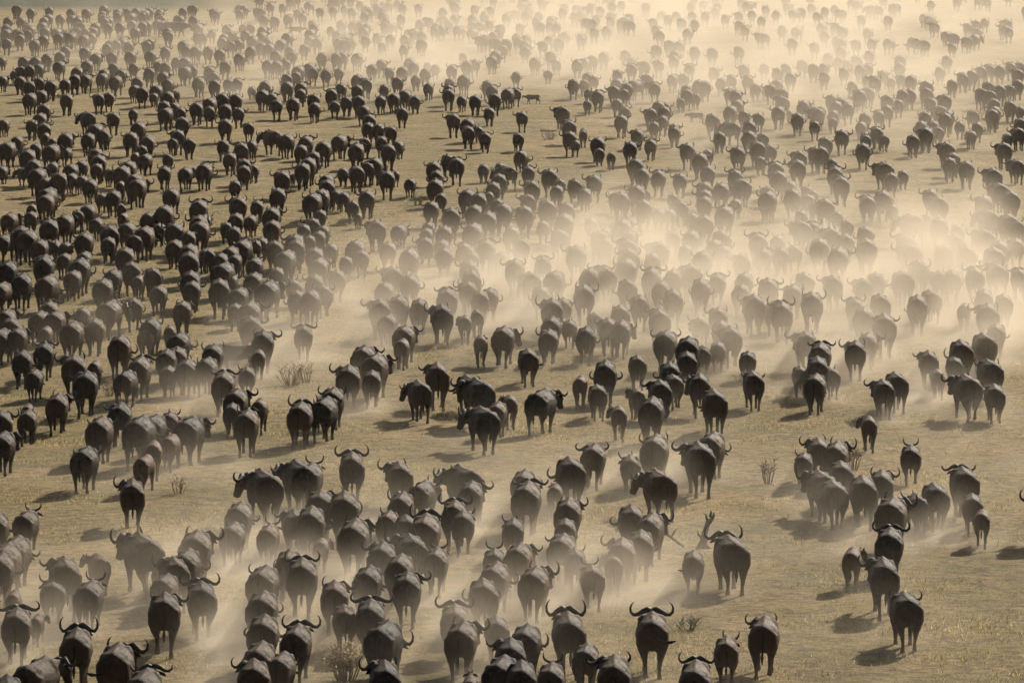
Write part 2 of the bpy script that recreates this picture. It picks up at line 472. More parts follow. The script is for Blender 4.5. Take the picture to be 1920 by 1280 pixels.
# ------------------------------------------------------------------ where every animal stands
NEAR = """50 958 45 Y B 0|young buffalo with two upright horns walking alone close to the left edge
-8 962 40 A N 0|buffalo cut by the left edge beside the young one with upright horns
30 1008 46 A N 0|humped adult at left edge behind the two dusty rumps
12 1022 44 A N 0|dusty rump between two others at the left edge, below the upright horned young one
2 1040 40 A N 0|lowest of the three dusty adults crowded at the left edge
122 1048 64 A L 18|broad adult with one long curled horn, two young buffaloes at its heels
185 1038 38 C l 35|small pale calf turned side on, just right of the broad curled horned adult
99 1086 50 Y L 12|young buffalo with one straight upright horn at the heels of the broad adult
168 1090 52 Y B -8|young buffalo with short spread horns, right of its upright horned companion
26 1107 32 C N 0|dusty little calf just ahead of the wide horned adult at the left edge
31 1142 58 A B 0|adult with very wide curved horns beside a tan calf at lower left
70 1152 26 C r -15|slim tan calf pressed against the wide horned adult at lower left
143 1180 66 A B 0|round adult with small hooked horns, between wide horned adult and tail swinger
218 1210 70 A R -12|adult flicking its bushy tail, long horns sweeping out, near lower left corner
70 1237 68 A R -18|adult cut by the bottom edge left of the tail swinging one
270 1259 60 A B 0|adult showing only hump and horn tips at the bottom edge, below the tail swinger
14 1272 50 A N 0|dark back barely showing in the lower left corner
268 1001 72 A L 42|tall humped adult turned left with a front leg lifted and one horn out
367 996 62 A R -10|large adult with a big hooked horn, leading the bunch left of the pale column
350 1032 48 A N 0|adult back squeezed between the large hook horned leader and a browner rump
328 1049 52 A L 10|adult with horn to its left, middle of the bunch behind the hook horned leader
310 1079 40 Y N 0|brown young rump directly ahead of the biggest adult with a low sweeping horn
308 1117 64 A R 0|big adult with low sweeping horn, last of the bunch left of the pale column
378 1095 54 A B 12|dark adult with both horns curled high and one hind foot lifted
437 980 46 Y L 0|young buffalo following close behind a dark adult back, tan edged
449 944 52 A N 0|dark adult back directly ahead of the tan edged young buffalo
494 1063 60 A L 0|pale dusty adult at the head of the stacked column near the bottom
492 1110 60 A N 0|second pale rump in the stacked column near the bottom
494 1157 56 A N 0|third rump from the front of the stacked dusty column
487 1206 44 A N 0|fourth rump of the stacked column, brownish and close to the bottom edge
476 1240 60 A L 0|lowest buffalo of the stacked column, cut by the bottom edge
528 1226 46 Y N 0|young rump at the bottom edge just right of the stacked column
504 985 44 Y B 0|young buffalo with orange lit neck and stubby horns, alone in a gap
552 957 46 A L 0|pale adult mostly hidden by the wide rump beside it, one horn tip up
583 953 60 A N 0|wide pale rump shoulder to shoulder with a half hidden adult
600 922 56 A R 0|pale adult with horn tips crossing just ahead of the two wide pale rumps
645 925 60 A N 0|broad dusty rump side by side with the crossing horned adult
664 976 62 A R -8|adult with a round hooked horn and humped neck, feet lost in dust
602 1010 32 C r 0|small thin calf looking sideways between two big dusty adults
541 1032 42 A N 0|half hidden pale adult just ahead of one with horns spread both sides
566 1049 64 A B 0|pale adult with wide horns spread both sides in thick dust
716 1020 56 A L 0|humped adult hooking horns with the dark neighbour beside it
750 1043 50 A N 0|dusty back overlapping the humped hooking adult on its right side
770 1003 58 A L 10|dark necked adult with a horn curled back over its shoulder
797 966 62 A B 0|rounded adult with spread horn tips leading the hooking cluster
762 968 32 Y N 0|narrow young rump wedged behind the rounded leader of the hooking cluster
728 961 44 Y L 0|reddish young buffalo with a single thin upright horn
818 1031 50 Y B -5|young buffalo with one horn curved outward and a hind foot kicking up
763 1077 50 A R 0|smaller adult with a dark hooked horn raised to its right
690 1064 54 A N 0|smooth pale rump just ahead of the dark wide horned pair
627 1093 54 A R -5|adult with curled horn on its right and a reddish young one at its heels
646 1138 44 Y N 0|reddish young buffalo walking behind the adult with a curled horn
694 1128 58 A B 8|dark adult with very wide pale edged horns seen above its neck
721 1167 66 A N -5|very dark hornless looking rump pushing past the wide horned dark adult
722 1245 62 A L 0|nearly black adult at the bottom edge swinging its tufted tail outward
556 1175 56 A B 0|round adult with two short upright horns, alone near the bottom edge
853 1135 56 A B 0|dusty adult with small horn tips, just ahead of one with a horn on its right
866 1168 56 A R 0|adult with thin right horn, hind legs parted, behind the small tipped one
927 1032 38 Y B 0|young buffalo with short pricked horns at the top of the diagonal file
928 1056 58 A N -5|shiny backed adult in the middle of the diagonal file
906 1088 60 A N 0|smooth round rump at the tail of the diagonal file
931 1157 44 Y N 0|narrow brown young rump just ahead of the dark knot at the bottom
852 942 46 A B 5|dusty adult with upright horns mostly hidden by the round rump behind it
868 961 46 Y R 0|pale round young rump with one short horn, in front of upright horned adult
870 875 58 A l 40|adult turned left showing its whole face and lowered muzzle
883 906 44 A R 0|adult with thin hooked horn covering the flank of the face turned one
749 868 50 A L 0|straight backed dusty adult with small curled horn, three close behind
792 903 50 Y R -8|young buffalo with one upright horn behind the straight backed adult
753 925 50 A L 0|adult with curled left horn and shiny back, lowest of the trio
660 852 54 A B 0|solitary adult with high curled horns like a lyre, walking straight away
560 866 58 A l 30|dark adult turned left in profile, beside a straight horned companion
582 870 48 Y B -8|young buffalo with straight upright horns peeking past a profile adult
495 882 62 A l 48|black adult walking left, face in profile, standing clear of dust
563 757 48 A B 0|adult with broad upswept horns reaching wide, left of a pale rump
609 747 48 A L -8|pale adult between the broad horned one and a thinner darker neighbour
624 729 44 A L 0|adult with curled horn half hidden behind the pale rump
653 687 48 A L 0|pale round adult with one horn out, just above the broad horned trio
697 696 40 Y N 0|smaller rump right of the pale round adult, hind legs close together
682 650 62 A R 0|large pale back at the head of the overlapping foursome
704 664 58 A R -8|pale adult with two horns to its right, second of the overlapping foursome
786 716 44 A l 26|dark adult looking left with its muzzle low, standing on clear ground
820 681 54 A L 18|dark adult with long curled horn just above the muzzle lowered one
878 704 34 A N 30|greyish hump just ahead of the black adult with a curled horn
897 711 58 A L 32|black bodied adult facing left, curled horn forward, above two others
906 764 50 A l 26|dark adult looking left at the foot of the central clear patch
933 756 38 Y N 0|rusty edged young buffalo pressed against the left looking adult
956 740 34 C l 10|reddish calf with small raised ears walking right of the dark central group
1016 729 50 A R -16|chunky dark adult with a heavy horn hanging to its right, alone
990 655 40 Y N 0|slim rounded buffalo standing alone on the grass with only its tail out
1088 705 30 C N 0|dark calf with short legs, left of a big humped adult
1135 679 48 A N 0|big humped black adult walking just ahead of a browner young one
1120 722 38 Y N 0|brown young rump between the dark calf and the big humped adult
1160 762 34 C l 0|blackish calf with head hanging, lowest in the clear central patch
1193 728 30 C L 12|small calf with one round ear sticking out to the left
1222 747 52 A N 0|round dark rump covering the flank of the calf with the round ear
1195 668 36 Y N 0|plain upright young rump with a pointed back, above the round eared calf
1238 715 44 A L 8|adult with short hooked horn close to another dark back
1263 704 36 Y R 0|dark young back just right of the short hooked horn adult
1256 682 38 A N 0|dark rump at the front of the close pair with hooked horn
1312 703 46 A l 15|adult with head low and small horn, behind it a broad grey rump
1339 731 50 A N 6|broad grey rump with four legs showing, head hidden by its own body
1412 698 38 A R 0|single adult with little hooked horn out in the open, well right of the grey rump
1228 816 58 A L 0|big round adult with a thick short horn to its left, hind legs apart
1311 830 60 A L 14|large dusty adult with two horn tips to its left, wide flank
1335 814 50 A N -8|humped adult half hidden behind the large dusty one
1113 833 48 A L -6|adult with curled left horn and striding legs, above the rounded rump
1069 858 56 A N 0|smooth rounded rump directly left of a striding adult
1182 855 42 Y L 8|young buffalo with a thin left horn, its muzzle meeting another
1235 883 54 A l 20|adult with head lowered sideways, closest below the thick horned round one
982 882 40 A N 0|adult back just ahead of one with wide drooping horns
988 906 58 A B 0|adult with wide drooping horns like a helmet, legs together
1041 908 30 C L 0|small calf with ears out beside the wide drooping horned adult
1065 936 56 A R 0|brownish adult with horn curled up on its right, small rump behind
1060 974 38 Y N 0|small pale rump following the brownish adult with right horn
1184 949 54 A N 0|tall plain rump with a pale horned neighbour just to its right
1220 966 42 A R -10|faint pale adult whose curled horn sticks out beside the tall plain rump
962 973 46 Y L 0|young buffalo with spiky upright horn just left of the small pale rump
1054 1003 48 A L 0|adult with left horn hooked inward, a pale young one overlapping it
1079 1030 46 Y R 0|pale young buffalo with horn jutting right, overlapping the inward horned adult
1110 1062 46 Y B 0|brown young buffalo with stubby horns and russet flank
1150 1039 38 C l 0|russet calf with head hanging sideways between two adults
1166 1010 46 A L 0|adult with tall left horn behind the russet calf
1201 998 44 A N 0|plain adult rump on the right side of the tall left horned one
1300 1035 38 Y N 0|thin young buffalo with a wisp of tail, alone below the dead stump
1370 1006 62 A B 0|large lone adult with evenly curled horns right of the dead stump
973 1022 54 A R 0|dusty adult with small curled horn, top of the pair near the centre bottom
1002 1065 50 A R 0|adult with round hooked horn hanging right, hind legs in dust
1066 1150 70 A B 4|heavy round adult with uneven upcurved horns, near the bottom middle
1223 1152 66 A B 0|big lone adult with very wide rolled horns and tail swung to its right
1099 1211 46 Y N 0|tan young buffalo stepping behind the heavy round adult
1152 1232 72 A L 0|large humped back cut by the bottom edge with a horn at its left
1304 1241 68 A B 0|humped back with two curled horns cut by the bottom edge, standing alone
1362 1197 52 Y R -6|russet young buffalo with upturned right horn beside a taller adult
1433 1161 58 A L 0|adult with curled left horn beside the russet young one, four legs clear
986 1172 50 A N 0|dark humped adult at the top of the knot by the bottom edge
957 1200 58 A L 0|dark adult with curled horn against its flank, knot at the bottom edge
978 1243 58 A N 0|dark back lowest in the knot at the bottom edge
940 1232 50 A N 0|dark shoulder on the left of the knot at the bottom edge
1033 1247 50 Y B 0|young buffalo with two short upright horns cut by the bottom edge
882 1268 38 C B 0|little head with pricked ears peeking over the bottom edge
1668 991 56 A B -4|adult leading two dark ones in a line at lower right
1598 1026 40 C r -8|brown calf with four thin legs left of the line of three at lower right
1657 1050 62 A L 6|darkest adult, middle of the line of three at lower right
1698 1114 60 A R 0|dark adult last and lowest of the line of three at lower right
1841 957 34 C N 0|small brown calf trailing another at the right side
1823 929 38 Y N 0|brown young rump just ahead of the small trailing calf
1807 879 54 A B 0|adult with long left horn and thin right horn, ahead of two brown young
1753 907 50 A N -8|dark adult right flank of the tight knot, four sturdy legs showing
1718 928 38 Y L 0|smaller buffalo with curled horns between the knot and its right flank
1672 935 60 A R -20|adult with long horn crossing others, bottom of the tight knot at right
1653 882 46 A R 0|adult with small right horn at the rear of the tight knot
1618 894 56 A N 5|brown humped adult in the heart of the tight knot at right
1563 903 44 A N 10|grey rump at the left foot of the tight knot
1540 885 52 A L 15|adult with curled horn leading out to the left of the tight knot
1577 867 46 A N 0|shiny backed adult squeezed in the upper half of the tight knot
1568 829 50 A R 0|broad back at the top of the tight knot with a tiny right horn
1535 824 38 A L 0|horned head and hump at the upper left of the tight knot
1507 849 32 Y L 0|smallest pale brown one at the upper left of the tight knot
1708 836 42 Y B 0|solitary round young buffalo with two straight thin horns
1629 780 34 C l 0|lone calf with dark hump on open ground right of the bushes
1529 704 42 Y N 0|pale brown rump at the foot of the vertical file, right half
1500 687 32 Y N 0|narrow dark rump flanking the left foot of the vertical file
1557 689 34 Y R 0|young rump with thin horn flanking the right foot of the vertical file
1533 671 46 A N 0|wide dark back just ahead of the pale brown rump in the vertical file
1538 645 46 A B 0|adult with horns on both sides in the middle of the vertical file
1511 623 44 A L 0|leading adult of the vertical file with a big looping left horn
1656 713 42 A L 8|grey adult shoulder to shoulder with a taller pointed back
1680 698 44 A N -4|tall pointed back beside the grey adult, both hind legs long
1741 660 40 A L 0|adult with hooked left horn and a small rump beside it at the right
1758 692 28 C N 0|short smooth calf rump beside the hook horned adult
1813 703 50 A L 0|round adult with short left horn and narrow hocks, right side
1855 674 46 A R 0|dark adult with right horn tip, above the round one at the right side
1865 721 42 Y L 0|smaller adult with a thin left horn, lowest of the right side trio
1789 670 32 Y N 0|small dusty rump at the foot of the pale diagonal group
1802 639 46 A N 0|pale adult with pale rimmed back, second in the pale diagonal group
1845 625 46 A N 8|dusty adult above the middle of the pale diagonal group
1868 607 38 A N 0|leading upright adult of the pale diagonal group near the right edge
1604 641 42 A L 0|dusty adult with hooked left horn, partner overlapping its right side
1627 626 36 A R 0|adult with drooping right horn overlapping a hook horned partner
1658 591 46 A R 0|wide pale adult with right horn ring, ahead of a dusty pair
1620 576 42 A N -6|soft brown back in dust just ahead of the wide pale adult
1603 561 34 A B 0|small looking adult with two thin horn tips in bright dust
1650 552 42 A N 0|very pale back fading in dust behind the small horned one
1720 556 42 A N 0|tall tapering adult alone in glowing dust, back slightly pointed
1745 544 36 A N 0|ghostly pale adult right behind the tall tapering one
1852 571 46 A L 0|adult with long looping left horn in glowing dust near the right edge
1845 543 38 A N 0|brownish back above the long looping horn near the right edge
1882 553 36 A N 0|tall pale rump beside the looping horned adult near the right edge
1808 568 26 C N 0|tiny pale rump nearly lost in glowing dust
1828 503 38 A B 0|ghostly adult with two upright horns in the palest dust at right
1869 496 36 A B 0|ghostly adult right of the upright horned one in the palest dust
1911 505 34 A B 0|ghostly rump touching the right edge in the palest dust
1785 508 36 A N 0|faint back with low outline left of the palest horned pair
1762 509 30 A L 0|faint thin left horn and narrow back in the palest dust
1642 512 36 A N 0|faint pointed back above the soft brown dusty ones
1618 523 30 A L 0|faint half figure on the left of the faint pointed back
1692 508 40 A N 0|rosy tinted back in bright dust, right of the faint pointed one
1722 490 42 A R 0|rosy back with blurred horns beyond the rosy tinted neighbour
1314 524 40 A N 0|dusty adult with clear legs just right of a bright gap
1345 515 34 A B 0|faint adult with ringed horns behind the dusty one with clear legs
1396 512 34 A N 0|faint narrow back at the middle of the bright dust band
1390 534 34 A N 0|lower of two faint narrow backs in the bright dust band
1440 524 40 A R 0|adult with small right horn above a pointed humped one in dust
1414 555 44 A L 0|pointed humped adult with thin left horn, feet lost in dust
1466 569 44 A B 0|brown adult with both horns curled down, right of the pointed humped one
1450 566 28 A N 0|slim back hidden behind the brown adult with curled down horns
1487 534 38 A L 0|adult with tiny left horn between two bigger dusty bodies
1522 549 44 A R 0|adult with right horn hooked low, right end of the dusty five
1508 512 36 A N 0|faint plain back above the adult with low hooked right horn
1562 516 38 A L 0|faint solitary back with small left horn in bright dust
1347 577 38 A L 0|leading adult with left horn loop above a pair of broad backs
1352 602 36 A N 0|shiny back in the middle of the dark file beside open straw grass
1370 613 44 A L 0|broad adult at the right of the dark file, small horn loop left
1312 597 32 Y L 0|small round rump with thin left horn left of the dark file
1346 642 32 Y N 0|young rump at the foot of the dark file with three legs showing
1402 659 34 Y N 0|single small round rump on straw grass with pointed back
1290 633 46 A N -14|dark sloping back ahead of a rounder brown rump
1288 661 38 A N 0|rounder brown rump at the foot of the sloping dark back
1317 650 28 Y N 0|thin young rump tucked between the sloping back and the file
1249 620 46 A L 0|dark adult with long left horn, left of the sloping back
1236 582 42 A B 0|adult with horns both sides just ahead of the long left horned one
1200 555 40 A L 0|pale adult with low left horn and slender hind legs
1262 543 42 A N 0|tall dusty back above the adult with horns both sides
1163 573 40 A R 0|shiny back with tight right horn leading the wide horned pair
1116 587 24 Y N 0|pale little rump at the left of the wide horned pair
1140 598 40 A L 12|adult with rolled left horn, left half of the wide horned pair
1165 603 40 A r -25|adult turned right with upswept horn, right half of the wide horned pair
1099 615 40 A N 0|round dark rump walking alone with hind legs apart on clear grass
1068 601 28 Y L 8|small upright rump with tiny horn ahead of the round dark one
1029 618 36 A L 0|rump with small left horn at the foot of the stacked trio
1034 595 34 A N 0|brown back in the middle of the stacked trio
1035 562 46 A L 0|large striped looking back at the top of the stacked trio
1056 561 36 A R 0|pale back with right horn curving, beside the top of the stacked trio
1095 534 44 A R 0|pale adult with drooping right horn and straight legs above the stacked trio
1014 538 36 A N 0|pale young looking back left above the stacked trio
995 511 36 A L 0|adult with small left horn loop, left of its twin in light dust
1040 508 38 A N 0|smooth pale back right of the small looped adult in light dust
966 487 42 A L 0|pale adult with curled left horn on the crest of the dust band
1018 482 30 A B 0|faint narrow adult with two short horns in bright dust
1175 487 50 A L 0|very faint wide back with a horn curl in the bright band
1106 503 42 A N 0|faint back left of a slightly darker wide one in the bright band
1135 500 46 A B 0|slightly darker wide back with crossed horns in the bright band
1176 525 36 A N 0|faint slim back below the wide one in the bright band
1222 503 40 A B 0|faint adult with horns ringed both sides, right of the crossed horns
1240 528 34 A N 0|faint rump below the ringed horned adult
1262 507 38 A N 0|faint greenish back beside the ringed horned adult
1296 497 50 A L 0|wide faint back with a rolled left horn in the bright band
736 501 36 A L 0|dusty adult with looping left horn above a round pale rump
721 530 32 A N 0|round pale rump under the looping horned adult
769 516 36 A N 0|dusty adult with bright gap between its hocks
768 468 42 A N 0|big rounded adult in dust above the one with bright hocks
712 563 44 A L 8|brown adult with a small coiled left horn, left end of the row of four
747 556 42 A N 0|second from the left in the row of four brown adults, pointed back
786 561 40 A N -4|third from the left in the row of four, sloping back
828 572 44 A L 4|right end of the row of four, darkest, striding with three legs
728 590 34 Y N 0|brown rump at the heels of the coiled horn adult
758 611 42 A R 0|bent brown adult with head low and right horn, calf at its heels
754 636 30 C N 0|calf nuzzling the heels of the bent brown adult
838 541 44 A B 0|pale adult with thin horn tips both sides, above the darkest of four
880 490 36 A L 0|pale adult with thin left horn leading the faded brown file
884 508 42 A N 0|second back of the faded brown file, pale rimmed
878 529 38 A L 0|faded adult with small left horn loop, middle of the faded brown file
900 546 36 A N 0|lowest round rump of the faded brown file
918 541 26 A N 0|narrow flank on the right of the faded brown file
872 591 32 C l 0|pale calf with one ear out ahead of a slightly larger one
894 582 28 C N 0|upright pale calf beside the one with an ear out
901 630 30 C R 0|sturdy brown calf walking next to the right facing adult
944 612 44 A r -22|adult looking right with an upturned horn, brown calf at its left
569 611 38 A B 0|lone pale adult with upright horns walking in the open dust corridor
493 621 46 A R 0|adult with ringed right horn at the tail of the dark column, calf below
470 595 46 A R 0|dark back with right horn, second from the tail of the dark column
468 567 44 A R 0|dark back with shaggy hump near the front of the dark column
441 570 24 Y N 0|narrow dark rump at the left of the dark column
485 656 28 C N 0|pale calf rump beneath the ringed horn adult
445 644 34 C L 86|dusty young buffalo crossing sideways with its whole flank showing
400 646 36 A L 0|adult with thin upright left horn just left of the crossing one
342 566 36 A R 0|smooth adult with small right horn, long legs close together
357 508 46 A N 0|wide dark backed adult above a smaller brown rump
360 528 34 Y N 0|smaller brown rump at the heels of a wide dark back
411 525 42 A N 0|round black rump with sturdy legs, standing out from its neighbours
419 493 40 A N 0|dark back ahead of the round black rump
432 513 24 Y N 0|slim flank right of the round black rump
448 540 34 A R 0|brown back with crooked horn just ahead of the dark column
503 528 42 A R 0|dark adult with right horn curled level, above the dark column
476 512 34 A L 0|adult with tall curled left horn, left of the level horned one
519 502 28 Y L 0|round rump with long upright left horn
550 525 30 Y B 0|pale adult with short upright horns at the left of the bright corridor
556 546 30 A N 0|left of the dark trio standing beside the bright corridor
583 544 38 A N 0|middle and darkest of the dark trio beside the bright corridor
605 535 32 A R 0|right horned one of the dark trio beside the bright corridor
590 516 32 A L 0|pale rump with thin left horn above the dark trio
631 507 34 A N 0|pale round rump dissolving into the bright corridor
597 485 36 A R 0|pale adult with small right horn above the dissolving round rump
478 484 30 Y B 0|rump with short spread horns above the tall curled left horn
536 470 36 A N 0|dark back standing clear just above the upright horned pale one
351 674 38 A N 0|grey rump with light between its hocks in the left middle group
388 672 38 A L 0|greyish back with small horn right of the one with light between hocks
463 689 34 Y L 6|pale brown young buffalo with a short left horn, dusty right side
419 697 48 A B 0|adult with two curled horns close below the grey backs
443 731 46 A R 0|adult with tall hooked horn, second of the curving line of three
435 757 34 Y N 0|brown half rump left of the rear adult of the curving line
463 769 50 A B 0|rear adult of the curving line with horns left and right
487 748 34 C N 0|pale smooth calf with a wispy tail, right of the curving line
15 491 38 A N 0|black backed adult near the left edge above a brown rump
41 513 40 A N 0|brown rump below the black backed adult near the left edge
82 482 40 A L 0|black adult with small left horn above a very broad rump
90 516 48 A N 0|very broad brown rump with bulging sides
137 508 32 Y L 0|young buffalo with a crooked horn pressed against a black adult
150 484 42 A N 0|black adult whose legs show beside the crooked horned young one
3 530 28 A N 0|brown rump cut by the left edge
193 523 38 A N 0|light brown round rump with dust at its legs
212 506 32 A L 0|dark horned back just ahead of the light brown round rump
246 492 36 A N 0|brown back in line above a pale small rump
260 516 24 C N 0|pale small rump with thin legs in light dust
286 503 32 A N 0|dusty hornless back on the right of the pale small rump
298 536 32 Y N 0|slender lone rump with legs together and a rounded top
250 559 36 A N 0|smooth oval rump with a pointed back between two standing apart
206 563 42 A r -28|adult looking right with its long face in profile
155 577 28 Y N 0|pale rump peeking left of the long faced profile adult
177 598 40 A L 0|light brown rump with a horn crossing its neighbour
136 605 42 A L 0|brown adult with ringed left horn beside the light brown rump
104 584 34 A R 0|pale adult with upright right horn, one of a dusty pair
74 584 28 A N 0|pale rump left of the upright horned one in the dusty pair
92 566 28 A B 0|pale head and horns just ahead of the dusty pair
86 612 26 C N 0|whitish dusty calf below the dusty pair
12 581 34 A R 0|brown back with curled right horn at the left edge
33 615 34 A R 0|brown rump with thin right horn close to the left edge
20 597 32 A N 0|brown back between two right horned ones at the left edge
2 617 28 A N 0|dark rump cut by the left edge beside the thin right horned one
83 644 38 A B 0|dark adult with round lyre shaped horns raised high over its back
42 659 36 A N 0|dark plain rump left of the lyre horned adult
65 694 34 Y N 0|smooth young rump with pale legs below the dark plain one
138 666 48 A L 20|adult turned left with a thick short horn above a hump backed adult
178 676 28 C N 0|small pale calf on the right of the turned adult
225 631 46 A N 0|big round shiny rump with dust covered feet
161 699 48 A L 6|dark humped adult with low left horn, hind legs apart
262 672 46 A B 0|dark adult with horns spread unevenly, just ahead of a tan edged one
237 695 40 Y L -4|tan edged brown buffalo with small curled left horn
312 655 42 A L 0|dark adult with coiled left horn above a plain young rump
332 652 30 A N 0|shiny back overlapping the coiled horned adult
316 688 34 Y N 0|plain young rump below the coiled horned adult
336 623 40 A N 0|dark back with a tail sticking straight out to the right
318 610 26 C N 0|fuzzy calf back above the one with the outstretched tail
283 597 42 A L 0|dark adult with ringed left horn and a brown rump at its heels
274 616 32 Y N 0|brown rump at the heels of the ringed horn adult
108 739 42 A R 0|lone narrow hocked adult with small curled right horn
52 757 28 C N 0|hidden brown hump just ahead of one with a raised left horn
52 769 38 Y L 0|brown buffalo with raised left horn and dangling thin legs
2 772 24 A R 0|right horn and rump entering at the left edge
5 811 42 A R 0|black adult with curled right horn entering at the left edge
225 757 48 A L 8|greyish humped adult above the dark clump of the left side
188 782 52 A L 0|round adult with its small left horn raised, beside a bushy rump
263 783 58 A N -14|black bushy tailed rump with a bright rimmed back
290 778 40 A N -14|dark striped shoulder tight against the bushy tailed rump
318 772 34 Y R 0|brown one with upright horn above the two russet calves
356 782 52 A R -16|dark adult turned right with a long level horn
288 828 36 C N 0|dark russet calf between the bushy rump and another calf
320 815 36 C N 0|rust edged calf walking with all legs under the level horned adult
271 853 36 C L 0|orange brown calf with short horn lowest in the dark clump
160 840 48 A L 0|lone dark adult with one long curled left horn and striding legs
248 903 52 A L 4|lone smooth adult with a long sharp left horn swept down
1954 928 56 A L 0|adult beyond the right edge with only its curled horn poking in"""
